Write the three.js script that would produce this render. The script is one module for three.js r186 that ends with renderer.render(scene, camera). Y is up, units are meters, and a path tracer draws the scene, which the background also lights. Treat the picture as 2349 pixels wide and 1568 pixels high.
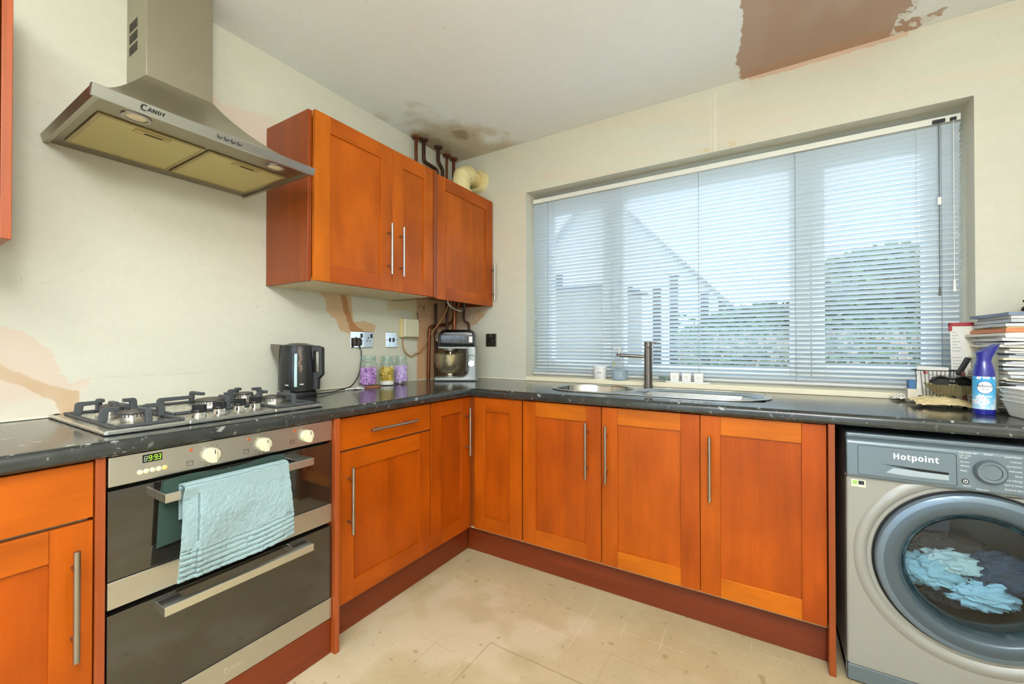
import * as THREE from 'three';
import { RoundedBoxGeometry } from 'three/addons/geometries/RoundedBoxGeometry.js';
import { mergeGeometries, mergeVertices, toCreasedNormals } from 'three/addons/utils/BufferGeometryUtils.js';
import { TextGeometry } from 'three/addons/geometries/TextGeometry.js';
import { FontLoader } from 'three/addons/loaders/FontLoader.js';
import { RectAreaLightUniformsLib } from 'three/addons/lights/RectAreaLightUniformsLib.js';

// ------------------------------------------------------------------ camera, sky, lights, exposure
RectAreaLightUniformsLib.init();
const scene = new THREE.Scene();
const camera = new THREE.PerspectiveCamera(78.28, 2349 / 1568, 0.05, 200);
camera.position.set(1.9846, 1.1478, 2.4302);
camera.lookAt(1.9846 - 0.52258, 1.1478 + 0.00716, 2.4302 - 0.85256);
const renderer = new THREE.WebGLRenderer({ antialias: true });
renderer.toneMapping = THREE.LinearToneMapping;
renderer.toneMappingExposure = 1.2;
renderer.shadowMap.enabled = true;
renderer.shadowMap.type = THREE.PCFSoftShadowMap;
// an even overcast sky
scene.background = new THREE.Color().setRGB(2.35, 2.86, 3.32);
const FILL_UPLIGHT = { pos: [1.95, 1.72, 3.25], power: 40, color: [0.93, 0.99, 1.04] };
const FILL_PENDANT = { pos: [2.4, 2.08, 2.62], power: 5.2, color: [0.95, 0.98, 1.0] };

// ------------------------------------------------------------------ helpers
const V = (x, y, z) => new THREE.Vector3(x, y, z);
const V2 = (x, y) => new THREE.Vector2(x, y);
function mulberry(a) { return () => { a |= 0; a = a + 0x6D2B79F5 | 0; let t = Math.imul(a ^ a >>> 15, 1 | a); t = t + Math.imul(t ^ t >>> 7, 61 | t) ^ t; return ((t ^ t >>> 14) >>> 0) / 4294967296; }; }
const rnd = mulberry(20240611);
const R = (a, b) => a + (b - a) * rnd();
const clamp = (v, a = 0, b = 1) => Math.min(b, Math.max(a, v));
const mix = (a, b, t) => a + (b - a) * t;
const sst = (a, b, v) => { const t = clamp((v - a) / (b - a)); return t * t * (3 - 2 * t); };
const HASH = new Float32Array(65536); { const h = mulberry(99); for (let i = 0; i < 65536; i++) HASH[i] = h(); }
const hs = (x, y) => HASH[((x * 374761 + y * 668265) ^ (x * 7919 >> 3)) & 65535];
function vn(x, y) { const xi = Math.floor(x), yi = Math.floor(y); let fx = x - xi, fy = y - yi; fx = fx * fx * (3 - 2 * fx); fy = fy * fy * (3 - 2 * fy); return mix(mix(hs(xi, yi), hs(xi + 1, yi), fx), mix(hs(xi, yi + 1), hs(xi + 1, yi + 1), fx), fy); }
const fbm = (x, y, o = 4) => { let s = 0, a = 0.5, n = 0; for (let i = 0; i < o; i++) { s += a * vn(x, y); n += a; a *= 0.5; x = x * 2.03 + 17.1; y = y * 2.03 + 9.7; } return s / n; };

const lin = c => { const k = new THREE.Color(c); return k; };
const rgb = (r, g, b) => new THREE.Color().setRGB(r / 255, g / 255, b / 255, THREE.SRGBColorSpace);
function mat(color, roughness = 0.5, metalness = 0, extra = {}) { return new THREE.MeshStandardMaterial({ color, roughness, metalness, ...extra }); }
function pmat(color, roughness = 0.5, metalness = 0, extra = {}) { return new THREE.MeshPhysicalMaterial({ color, roughness, metalness, ...extra }); }

// computed texture: fn(u, v) in metres -> [r,g,b] 0..255
function paint(w, h, su, sv, fn, srgb = true, u0 = 0, v0 = 0) {
  const d = new Uint8Array(w * h * 4);
  for (let j = 0; j < h; j++) for (let i = 0; i < w; i++) {
    const c = fn(u0 + (i + 0.5) / w * su, v0 + (j + 0.5) / h * sv), k = (j * w + i) * 4;
    d[k] = clamp(c[0], 0, 255); d[k + 1] = clamp(c[1], 0, 255); d[k + 2] = clamp(c[2], 0, 255); d[k + 3] = 255;
  }
  const t = new THREE.DataTexture(d, w, h, THREE.RGBAFormat);
  t.wrapS = t.wrapT = THREE.RepeatWrapping; t.magFilter = THREE.LinearFilter; t.minFilter = THREE.LinearMipmapLinearFilter; t.generateMipmaps = true;
  if (srgb) t.colorSpace = THREE.SRGBColorSpace;
  t.repeat.set(1 / su, 1 / sv); t.offset.set(-u0 / su, -v0 / sv); t.needsUpdate = true;
  return t;
}
function canvasTex(w, h, draw) {
  const c = document.createElement('canvas'); c.width = w; c.height = h; draw(c.getContext('2d'), w, h);
  const t = new THREE.CanvasTexture(c); t.colorSpace = THREE.SRGBColorSpace; t.anisotropy = 4; return t;
}
function sdPoly(px, py, P) {   // signed distance, negative inside
  let d = 1e9, s = 1; const n = P.length;
  for (let i = 0, j = n - 1; i < n; j = i++) {
    const ex = P[j][0] - P[i][0], ey = P[j][1] - P[i][1], wx = px - P[i][0], wy = py - P[i][1];
    const t = clamp((wx * ex + wy * ey) / (ex * ex + ey * ey)), bx = wx - ex * t, by = wy - ey * t;
    d = Math.min(d, bx * bx + by * by);
    const c1 = py >= P[i][1], c2 = py < P[j][1], c3 = ex * wy > ey * wx;
    if ((c1 && c2 && c3) || (!c1 && !c2 && !c3)) s = -s;
  }
  return s * Math.sqrt(d);
}

const taken = new Map();
function numbered(n) { const k = taken.get(n) || 0; taken.set(n, k + 1); return k ? `${n}_${String(k).padStart(3, '0')}` : n; }
function uvBox(g, swap = false, ou = 0, ov = 0) {
  const p = g.attributes.position, n = g.attributes.normal, a = new Float32Array(p.count * 2);
  for (let i = 0; i < p.count; i++) {
    const nx = Math.abs(n.getX(i)), ny = Math.abs(n.getY(i)), nz = Math.abs(n.getZ(i)); let u, v;
    if (nx >= ny && nx >= nz) { u = p.getZ(i); v = p.getY(i); } else if (ny >= nz) { u = p.getX(i); v = p.getZ(i); } else { u = p.getX(i); v = p.getY(i); }
    if (swap) [u, v] = [v, u];
    a[2 * i] = u + ou; a[2 * i + 1] = v + ov;
  }
  g.setAttribute('uv', new THREE.BufferAttribute(a, 2)); return g;
}
function clean(g) { g = g.index ? g.toNonIndexed() : g; for (const k of Object.keys(g.attributes)) if (!['position', 'normal', 'uv'].includes(k)) g.deleteAttribute(k); if (!g.attributes.uv) uvBox(g); g.morphAttributes = {}; return g; }
const join = list => { list = list.flat(9); return list.length === 1 ? list[0] : mergeGeometries(list.map(clean)); };
function obj(name, geoms, m, parent = scene) {
  const g = Array.isArray(geoms) ? join(geoms) : geoms; g.groups = [];
  const o = new THREE.Mesh(g, m); o.castShadow = o.receiveShadow = true;
  o.name = parent === scene ? numbered(name) : name; parent.add(o); return o;
}
function tag(o, label, category, group) { o.userData.label = label; o.userData.category = category; if (group) o.userData.group = group; return o; }
function thing(name, label, category, pos = [0, 0, 0], turn = 0, group) {
  const o = new THREE.Group(); o.name = numbered(name); scene.add(o); o.position.set(...pos); o.rotation.y = turn; return tag(o, label, category, group);
}
function struct(name, geoms, m) { const o = obj(name, geoms, m); o.name = name; o.userData.kind = 'structure'; return o; }
function sub(name, parent, pos = [0, 0, 0], turn = 0) { const o = new THREE.Group(); o.name = name; parent.add(o); o.position.set(...pos); o.rotation.y = turn; return o; }
// boxes given by their extents
function bx(x0, x1, y0, y1, z0, z1, r = 0.0015, seg = 1) {
  const w = Math.abs(x1 - x0), h = Math.abs(y1 - y0), d = Math.abs(z1 - z0); r = Math.min(r, w * 0.49, h * 0.49, d * 0.49);
  const g = r > 0 ? new RoundedBoxGeometry(w, h, d, seg, r) : new THREE.BoxGeometry(w, h, d);
  g.translate((x0 + x1) / 2, (y0 + y1) / 2, (z0 + z1) / 2); return uvBox(clean(g));
}
const cb = (cx, cy, cz, w, h, d, r, s) => bx(cx - w / 2, cx + w / 2, cy - h / 2, cy + h / 2, cz - d / 2, cz + d / 2, r, s);
function rod(a, b, r, r2 = r, seg = 16) {
  const A = V(...a), B = V(...b), d = B.clone().sub(A), g = new THREE.CylinderGeometry(r2, r, d.length(), seg, 1);
  g.applyQuaternion(new THREE.Quaternion().setFromUnitVectors(V(0, 1, 0), d.clone().normalize())); g.translate((A.x + B.x) / 2, (A.y + B.y) / 2, (A.z + B.z) / 2); return clean(g);
}
function tube(pts, r, n = 40, rs = 8, closed = false, tension = 0.5) { return clean(new THREE.TubeGeometry(new THREE.CatmullRomCurve3(pts.map(p => V(...p)), closed, 'centripetal', tension), n, r, rs, closed)); }
function bent(pts, r, rad = 0.03, rs = 12) {   // straight pipe runs joined by round bends
  const c = new THREE.CurvePath(), P = pts.map(p => V(...p)); let last = P[0];
  for (let i = 1; i < P.length; i++) {
    if (i < P.length - 1) {
      const a = P[i - 1].clone().sub(P[i]).normalize(), b = P[i + 1].clone().sub(P[i]).normalize();
      const s = P[i].clone().addScaledVector(a, rad), e = P[i].clone().addScaledVector(b, rad);
      c.add(new THREE.LineCurve3(last, s)); c.add(new THREE.QuadraticBezierCurve3(s, P[i], e)); last = e;
    } else c.add(new THREE.LineCurve3(last, P[i]));
  }
  return clean(new THREE.TubeGeometry(c, P.length * 14, r, rs));
}
function lathe(pts, seg = 32, x = 0, y = 0, z = 0) { const g = new THREE.LatheGeometry(pts.map(p => V2(p[0], p[1])), seg); g.translate(x, y, z); return clean(toCreasedNormals(g.toNonIndexed(), 0.7)); }
function ext(shape, depth, bevel = 0, seg = 2, curve = 10) {
  const g = new THREE.ExtrudeGeometry(shape, { depth: depth - 2 * bevel, bevelEnabled: bevel > 0, bevelThickness: bevel, bevelSize: bevel, bevelOffset: -bevel, bevelSegments: seg, curveSegments: curve });
  g.translate(0, 0, bevel); return clean(g);
}
function poly(pts) { const s = new THREE.Shape(); pts.forEach((p, i) => i ? s.lineTo(p[0], p[1]) : s.moveTo(p[0], p[1])); s.closePath(); return s; }
function rrect(x0, y0, x1, y1, r, S = THREE.Shape) { const s = new S(); s.moveTo(x0 + r, y0); s.lineTo(x1 - r, y0); s.absarc(x1 - r, y0 + r, r, -Math.PI / 2, 0); s.lineTo(x1, y1 - r); s.absarc(x1 - r, y1 - r, r, 0, Math.PI / 2); s.lineTo(x0 + r, y1); s.absarc(x0 + r, y1 - r, r, Math.PI / 2, Math.PI); s.lineTo(x0, y0 + r); s.absarc(x0 + r, y0 + r, r, Math.PI, 1.5 * Math.PI); return s; }
function mv(g, x, y, z) { g.translate(x, y, z); return g; }
function grid(nu, nv, fn, closeU = false) {   // surface from fn(u,v)->[x,y,z]
  const p = [], uv = [], idx = [];
  for (let j = 0; j <= nv; j++) for (let i = 0; i <= nu; i++) { p.push(...fn(i / nu, j / nv)); uv.push(i / nu, j / nv); }
  for (let j = 0; j < nv; j++) for (let i = 0; i < nu; i++) { const a = j * (nu + 1) + i, b = a + 1, c = a + nu + 1, d = c + 1; idx.push(a, b, d, a, d, c); }
  const g = new THREE.BufferGeometry(); g.setAttribute('position', new THREE.Float32BufferAttribute(p, 3)); g.setAttribute('uv', new THREE.Float32BufferAttribute(uv, 2)); g.setIndex(idx); g.computeVertexNormals();
  if (closeU) { const n = g.attributes.normal; for (let j = 0; j <= nv; j++) { const a = j * (nu + 1), b = a + nu, m = V(n.getX(a) + n.getX(b), n.getY(a) + n.getY(b), n.getZ(a) + n.getZ(b)).normalize(); n.setXYZ(a, m.x, m.y, m.z); n.setXYZ(b, m.x, m.y, m.z); } }
  return clean(g);
}
function sheet(nu, nv, fn, th) {   // a closed sheet of some thickness
  const top = grid(nu, nv, fn), n = (u, v) => { const e = 1e-3, a = V(...fn(Math.min(1, u + e), v)).sub(V(...fn(Math.max(0, u - e), v))), b = V(...fn(u, Math.min(1, v + e))).sub(V(...fn(u, Math.max(0, v - e)))); return a.cross(b).normalize().multiplyScalar(-th); };
  const off = (u, v) => { const p = fn(u, v), k = n(u, v); return [p[0] + k.x, p[1] + k.y, p[2] + k.z]; };
  const bot = grid(nu, nv, (u, v) => off(1 - u, v));
  const edge = (f, g2, m) => grid(m, 1, (u, v) => v < 0.5 ? f(u) : g2(u));
  return join([top, bot, edge(u => off(u, 0), u => fn(u, 0), nu), edge(u => fn(u, 1), u => off(u, 1), nu), edge(v => fn(0, v), v => off(0, v), nv), edge(v => off(1, v), v => fn(1, v), nv)]);
}
const FB = await new FontLoader().loadAsync('fonts/droid/droid_sans_bold.typeface.json');
const FR = await new FontLoader().loadAsync('fonts/droid/droid_sans_regular.typeface.json');
const FS = await new FontLoader().loadAsync('fonts/droid/droid_serif_bold.typeface.json');
function text(str, size, font = FB, depth = 0.0006, align = 'c') {
  const g = new TextGeometry(str, { font, size, depth, curveSegments: 3, bevelEnabled: false }); g.computeBoundingBox(); const b = g.boundingBox;
  g.translate(align === 'c' ? -(b.max.x + b.min.x) / 2 : align === 'r' ? -b.max.x : -b.min.x, -size / 2, 0); return clean(g);
}

// ------------------------------------------------------------------ materials
const woodTex = paint(1024, 1024, 1.0, 2.0, (u, v) => {
  const fine = fbm(u * 220, v * 5, 3), mid = fbm(u * 26 + 3 * fbm(u * 4, v * 2, 2), v * 2.2, 3), blot = fbm(u * 9 + 5, v * 5 + 3, 4), pore = vn(u * 900, v * 40) > 0.9 ? -0.05 : 0;
  const k = 0.82 + 0.06 * (fine - 0.5) + 0.11 * (mid - 0.5) + 0.2 * (blot - 0.5) + 0.5 * pore;
  return [255 * k, 255 * (k * 0.985 - 0.05 * (0.5 - blot)), 255 * (k * 0.95 - 0.04 * (0.5 - blot))];
});
const laminTex = paint(1024, 1024, 1.0, 2.0, (u, v) => { const l = fbm(u * 160, v * 3, 3), m = fbm(u * 30, v * 1.5 + fbm(u * 6, v, 2) * 2, 3); const k = 0.82 + 0.12 * (l - 0.5) + 0.14 * (m - 0.5); return [255 * k, 250 * k, 245 * k]; });
const wood = c => pmat(c, 0.34, 0, { map: woodTex, specularIntensity: 0.55 });
// birch stain: pieces vary; wall doors use paler tones, standing in for stronger light
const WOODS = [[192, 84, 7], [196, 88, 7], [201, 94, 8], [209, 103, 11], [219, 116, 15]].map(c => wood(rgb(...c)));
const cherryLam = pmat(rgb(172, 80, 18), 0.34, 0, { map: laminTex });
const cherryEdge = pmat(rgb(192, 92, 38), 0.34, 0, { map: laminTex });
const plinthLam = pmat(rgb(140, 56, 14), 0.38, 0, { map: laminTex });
const melamine = mat(rgb(214, 198, 158), 0.5);
const brushTex = paint(256, 256, 0.12, 0.12, (u, v) => { const k = 128 + 16 * (fbm(u * 60, v * 1000, 2) - 0.5) + 22 * (fbm(u * 12 + 3, v * 12, 3) - 0.5); return [k, k, k]; }, false);
const steel = (c = rgb(190, 184, 172), r = 0.34) => mat(c, r * 2, 1, { roughnessMap: brushTex });
const S = { hood: steel(rgb(174, 168, 150), 0.34), oven: steel(rgb(204, 203, 198), 0.32), under: steel(rgb(150, 141, 120), 0.3), hob: steel(rgb(212, 208, 200), 0.28), sink: steel(rgb(206, 206, 202), 0.2), bar: mat(rgb(168, 162, 154), 0.3, 1), chrome: mat(rgb(220, 220, 218), 0.08, 1), lip: mat(rgb(200, 206, 206), 0.3, 1) };
const M = {
  black: mat(rgb(26, 27, 28), 0.4), blackGloss: pmat(rgb(20, 21, 22), 0.14), iron: mat(rgb(62, 66, 68), 0.55), gapBlack: mat(rgb(12, 12, 12), 0.8),
  cream: mat(rgb(228, 222, 190), 0.42), creamPlastic: pmat(rgb(214, 208, 176), 0.35), white: mat(rgb(232, 232, 228), 0.45), whiteGloss: pmat(rgb(238, 238, 235), 0.2),
  copper: mat(rgb(126, 74, 50), 0.36, 0.85), copperDark: mat(rgb(70, 44, 34), 0.5, 0.6), glass: pmat(rgb(255, 255, 255), 0.02, 0, { transmission: 1, thickness: 0, ior: 1.5 }), jar: pmat(rgb(238, 245, 242), 0.05, 0, { transmission: 0.94, thickness: 0, ior: 1.5, clearcoat: 1, clearcoatRoughness: 0.03 }),
  paper: mat(rgb(226, 224, 216), 0.8), ink: mat(rgb(40, 42, 46), 0.7),
};

// ------------------------------------------------------------------ setting: walls, ceiling, floor
const RX = 3.35, RZ = 4.5, H = 2.5, TH = 0.3;
const wallBase = (u, v) => { const b = fbm(u * 1.6 + 3, v * 1.6 + 1, 4) - 0.5, s = fbm(u * 7, v * 26, 3) - 0.5, f = fbm(u * 60, v * 60, 2) - 0.5; return [207 + 10 * b + 4 * s + 4 * f, 205 + 9 * b + 4 * s + 4 * f, 187 + 5 * b + 5 * s + 4 * f]; };
const over = (c, d, a) => [mix(c[0], d[0], a), mix(c[1], d[1], a), mix(c[2], d[2], a)];
const A1 = [[2.6, 1.22], [2.157, 1.202], [2.128, 1.208], [2.104, 1.187], [2.071, 1.149], [2.044, 1.116], [2.041, 1.065], [2.007, 1.03], [1.959, 1.036], [1.965, 1.008], [1.986, 0.97], [1.986, 0.88], [2.6, 0.88]];
const A2 = [[2.6, 1.26], [2.156, 1.088], [2.112, 1.055], [2.066, 1.025], [2.024, 1.006], [1.986, 0.993], [1.985, 0.88], [2.024, 0.88], [2.028, 0.931], [2.039, 0.961], [2.066, 0.983], [2.112, 1.019], [2.156, 1.045], [2.6, 1.2]];
const B1 = [[1.63, 2.19], [1.588, 2.187], [1.555, 2.181], [1.504, 2.185], [1.468, 2.195], [1.441, 2.192], [1.393, 2.207], [1.364, 2.204], [1.323, 2.223], [1.312, 2.165], [1.33, 2.06], [1.63, 2.08]];
const C1 = [[1.104, 1.46], [1.104, 1.418], [1.066, 1.387], [1.053, 1.324], [1.006, 1.281], [0.979, 1.233], [0.915, 1.21], [0.753, 1.222], [0.731, 1.261], [0.819, 1.29], [0.887, 1.277], [0.907, 1.39], [0.92, 1.46]];
const C2 = [[0.985, 1.46], [0.98, 1.429], [0.952, 1.331], [0.921, 1.258], [0.901, 1.2], [0.803, 1.19], [0.825, 1.232], [0.887, 1.267], [0.916, 1.334], [0.944, 1.432], [0.945, 1.46]];
const D1 = [[0.389, 1.309], [0.40, 1.5], [-0.1, 1.5], [-0.1, 0.85], [0.395, 0.85]];
const D2 = [[0.648, 1.5], [0.38, 1.5], [0.379, 1.324], [0.435, 1.321], [0.435, 1.372], [0.648, 1.357]];
const leftTex = paint(1664, 1664, 2.6, 2.6, (z, y) => {
  let c = wallBase(z, y);
  const w = 0.022 * (fbm(z * 30, y * 30, 4) - 0.5), w2 = 0.012 * (fbm(z * 60 + 9, y * 60, 3) - 0.5);
  if (z > 1.9 && y < 1.3 && y > 0.85) { const d = sdPoly(z, y, A1) + w * 1.6; const lo = sst(1.02, 0.96, y + 0.4 * w + 0.25 * (z - 2.05)); c = over(c, over([210, 190, 170], [212, 204, 186], lo), 0.9 * sst(0.003, -0.003, d)); c = over(c, over([192, 158, 120], [198, 172, 140], fbm(z * 20, y * 20, 3)), 0.9 * sst(0.004, -0.004, sdPoly(z, y, A2) + w2)); }
  if (y > 2.02 && z > 1.25 && z < 1.7) c = over(c, [212, 196, 178], 0.9 * sst(0.003, -0.003, sdPoly(z, y, B1) + w * 1.6));
  if (y > 1.15 && y < 1.5 && z > 0.68 && z < 1.16) { c = over(c, [202, 166, 122], 0.85 * sst(0.004, -0.004, sdPoly(z, y, C1) + w)); c = over(c, [172, 120, 72], 0.9 * sst(0.003, -0.003, sdPoly(z, y, C2) + w2)); }
  if (z < 0.7 && y < 1.5 && y > 0.85) {
    c = over(c, [208, 182, 124], 0.55 * sst(0.003, -0.003, sdPoly(z, y, D2) + 0.3 * w2));
    c = over(c, over([206, 164, 122], [190, 142, 100], fbm(z * 14, y * 9, 3)), 0.9 * sst(0.004, -0.004, sdPoly(z, y, D1) + w2));
    const sm = fbm(z * 46 + 2, y * 20, 3); if (y > 1.3 && y < 1.42 && z > 0.27 && z < 0.4) c = over(c, [96, 66, 46], 0.8 * sst(0.60, 0.70, sm));
  }
  const line = (y0, za, zb, s) => { if (z > za && z < zb) { const d = Math.abs(y - y0 - 0.004 * (fbm(z * 12, y0 * 50, 2) - 0.5) - s * (z - za)); c = over(c, [178, 172, 142], 0.5 * sst(0.0016, 0.0004, d) * sst(0.3, 0.55, vn(z * 30, y0 * 99))); } };
  line(1.035, 1.6, 1.95, 0.0); line(1.03, 1.02, 1.18, 0.02); line(1.005, 1.05, 1.2, 0.0);
  if (vn(z * 95 + 4, y * 95) > 0.965) c = over(c, [176, 168, 140], 0.35);
  return c;
});
const winTex = paint(1664, 1024, 3.4, 2.6, (x, y) => {
  let c = wallBase(x + 9, y);
  const st = fbm(x * 2.2, y * 16 + x * 3, 4);
  c = over(c, [214, 200, 176], 0.4 * sst(0.5, 0.64, st) * (y > 2.1 ? 1 : 0.25));
  const w = 0.02 * (fbm(x * 30, y * 30, 4) - 0.5);
  const P = [[0.0, 1.45], [0.146, 1.434], [0.354, 1.474], [0.262, 1.351], [0.185, 1.291], [0.066, 1.262], [-0.1, 1.26]];
  if (x < 0.5 && y < 1.55 && y > 1.15) c = over(c, over([206, 176, 146], [192, 148, 102], sst(0.4, 0.6, fbm(x * 9, y * 9, 3))), 0.8 * sst(0.004, -0.004, sdPoly(x, y, P) + w));
  for (const [a, b] of [[1.745, 0.006], [1.722, 0.0025]]) if (y > 2.16 && y < 2.47 && Math.abs(x - a - 0.003 * fbm(y * 9, a, 2)) < b) c = over(c, [220, 214, 194], 0.6);
  if (y > 2.17 && y < 2.2 && x > 1.66 && x < 1.86) c = over(c, [206, 182, 128], 0.7 * sst(0.52, 0.6, fbm(x * 60, y * 60, 3)));
  const e = 0.01 * (fbm(x * 40, 7, 3)); if (x > 1.9 && x < 2.5 && y > 2.485 - e) c = over(c, [206, 168, 140], 0.7);
  if (vn(x * 90 + 4, y * 90) > 0.968) c = over(c, [180, 170, 140], 0.4);
  return c;
});
const CP = [[1.868, -0.1], [1.862, 0.1], [1.859, 0.206], [1.872, 0.27], [1.897, 0.46], [1.893, 0.564], [1.88, 1.3], [2.46, 1.3], [2.44, 0.42], [2.50, 0.2], [2.476, 0.091], [2.543, 0.091], [2.59, 0.10], [2.592, 0.047], [2.543, 0.031], [2.45, -0.1]];
const ceilTex = paint(1664, 1664, 3.4, 3.4, (x, z) => {
  const b = fbm(x * 1.4, z * 1.4, 3) - 0.5, f = fbm(x * 40, z * 40, 2) - 0.5;
  let c = [238 + 6 * b + 3 * f, 240 + 6 * b + 3 * f, 238 + 7 * b + 3 * f];
  // grime blotches by pipes and flue; broad brown fade also paints in corner shade
  const g = Math.hypot(x - 0.1, z - 0.2) + 0.5 * (fbm(x * 7, z * 7, 4) - 0.5); c = over(c, [178, 156, 122], 0.6 * sst(0.5, 0.24, g)); 
  const g2 = Math.hypot((x - 0.3) * 1.1, z - 0.3) + 0.12 * (fbm(x * 24, z * 24, 4) - 0.5); c = over(c, [136, 110, 78], 0.55 * sst(0.1, 0.03, g2)); const g3 = Math.hypot(x - 0.06, (z - 0.3) * 0.5) + 0.1 * (fbm(x * 24 + 5, z * 24, 4) - 0.5); c = over(c, [140, 112, 80], 0.5 * sst(0.12, 0.04, g3));
  if (x > 1.8 && x < 2.7 && z < 1.4) {
    const w = 0.03 * (fbm(x * 34, z * 34, 4) - 0.5), d = sdPoly(x, z, CP) + w, fl = fbm(x * 50 + z * 20, z * 26, 4);
    let p = [196, 172, 156]; p = over(p, [182, 152, 132], sst(0.42, 0.6, fbm(x * 4, z * 2.2 + 5, 3)));
    const inn = [[1.965, 0.06], [1.99, 0.5], [2.0, 1.3], [2.32, 1.3], [2.34, 0.3], [2.36, 0.06]]; p = over(p, [176, 146, 124], 0.6 * sst(0.012, -0.012, sdPoly(x, z, inn) + w));
    p = over(p, [186, 142, 114], 0.5 * (z < 0.055 + 0.02 * fbm(x * 14, 3, 2) ? 1 : 0));
    let a = sst(0.003, -0.003, d); if (x > 2.44 && fl > 0.54) a *= 0.15;
    c = over(c, p, 0.95 * a);
  }
  if (vn(x * 80 + 4, z * 80) > 0.972) c = over(c, [190, 184, 166], 0.4);
  return c;
});
const floorTex = paint(1536, 1536, 2.56, 2.56, (x, z) => {
  const b = fbm(x * 2.1, z * 2.1, 4) - 0.5, m = fbm(x * 9 + 3, z * 9, 4) - 0.5, f = fbm(x * 70, z * 70, 3) - 0.5;
  let c = [184 + 16 * b + 12 * m + 8 * f, 168 + 17 * b + 11 * m + 8 * f, 132 + 14 * b + 8 * m + 8 * f];
  c = over(c, [168, 144, 102], 0.22 * sst(0.58, 0.74, fbm(x * 5 + 20, z * 5 + 7, 4)));
  c = over(c, [212, 198, 172], 0.5 * sst(0.56, 0.68, fbm(x * 3.2 + 40, z * 3.2 + 2, 4)));
  // old tile lines: pale adhesive residue and dark hairline joints of a 152 mm grid
  const wob = 0.004 * (fbm(x * 16, z * 16, 3) - 0.5), gx = Math.abs(((x + wob - 0.917 + 1.52) % 0.1485) ), gz = Math.abs(((z + wob - 1.085 + 1.52) % 0.1485));
  const dx = Math.min(gx, 0.1485 - gx), dz = Math.min(gz, 0.1485 - gz), pres = fbm(x * 5.5 + 9, z * 5.5 + 3, 3);
  for (const d of [dx, dz]) { c = over(c, [226, 216, 184], 0.5 * sst(0.0022, 0.0006, d) * sst(0.60, 0.68, pres)); c = over(c, [150, 130, 92], 0.45 * sst(0.0019, 0.0005, d) * sst(0.38, 0.3, pres)); }
  if (Math.abs(z - 1.085 - wob) < 0.0022 && x > 1.06) c = over(c, [140, 120, 84], 0.65);
  if (Math.abs(x - 1.063 - wob) < 0.002 && z > 1.09) c = over(c, [148, 128, 92], 0.6);
  const spot = vn(x * 26, z * 26); if (spot > 0.93) c = over(c, [150, 132, 92], 0.6 * sst(0.93, 0.955, spot));
  const dot = vn(x * 120 + 9, z * 120); if (dot > 0.965) c = over(c, [120, 96, 62], 0.7);
  return c;
});
const wallM = mat(rgb(255, 255, 255), 0.62, 0, { map: leftTex }), winM = mat(rgb(255, 255, 255), 0.62, 0, { map: winTex }), ceilM = mat(rgb(255, 255, 255), 0.8, 0, { map: ceilTex }), floorM = pmat(rgb(255, 255, 255), 0.5, 0, { map: floorTex });
const plainWall = mat(rgb(222, 220, 206), 0.7);
const OX0 = 0.604, OX1 = 2.697, OY0 = 0.913, OY1 = 2.162;   // window opening
struct('floor', bx(-TH, RX + TH, -0.15, 0, -TH, RZ + TH, 0), floorM);
struct('ceiling', bx(-TH, RX + TH, H, H + 0.15, -TH, RZ + TH, 0), ceilM);
struct('wall_left', bx(-TH, 0, 0, H, 0, RZ, 0), wallM);
struct('wall_window', [bx(-TH, OX0, 0, H, -TH, 0, 0), bx(OX1, RX + TH, 0, H, -TH, 0, 0), bx(OX0, OX1, OY1, H, -TH, 0, 0), bx(OX0, OX1, 0, OY0, -TH, 0, 0)].map(g => { const n = g.attributes.normal, p = g.attributes.position, u = g.attributes.uv; for (let i = 0; i < n.count; i++) if (Math.abs(n.getZ(i)) < 0.5) u.setXY(i, 1.2 + p.getX(i) * 0.5, 1.75 + p.getZ(i) + 0.1 * p.getY(i)); return g; }), winM);
struct('wall_right', bx(RX, RX + TH, 0, H, 0, RZ + TH, 0), plainWall);
struct('wall_back', [bx(-TH, 0.4, 0, H, RZ, RZ + TH, 0), bx(3.1, RX, 0, H, RZ, RZ + TH, 0), bx(0.4, 3.1, 2.15, H, RZ, RZ + TH, 0)], plainWall);
// added glazed door, unseen behind the camera, letting in extra soft daylight
{ const d = new THREE.Group(); d.name = 'door_1'; d.userData.kind = 'structure'; scene.add(d); d.position.set(1.75, 0, RZ + 0.1);
  obj('frame', [bx(-1.35, -1.29, 0, 2.15, -0.03, 0.04), bx(1.29, 1.35, 0, 2.15, -0.03, 0.04), bx(-1.29, 1.29, 2.09, 2.15, -0.03, 0.04), bx(-1.29, 1.29, 0, 0.07, -0.03, 0.04), bx(-0.47, -0.4, 0.07, 2.09, -0.03, 0.04), bx(0.4, 0.47, 0.07, 2.09, -0.03, 0.04)], M.white, d);
  for (const [a, b] of [[-1.29, -0.47], [-0.4, 0.4], [0.47, 1.29]]) obj('pane', bx(a, b, 0.07, 2.09, 0, 0.004, 0), M.glass, d); }
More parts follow.
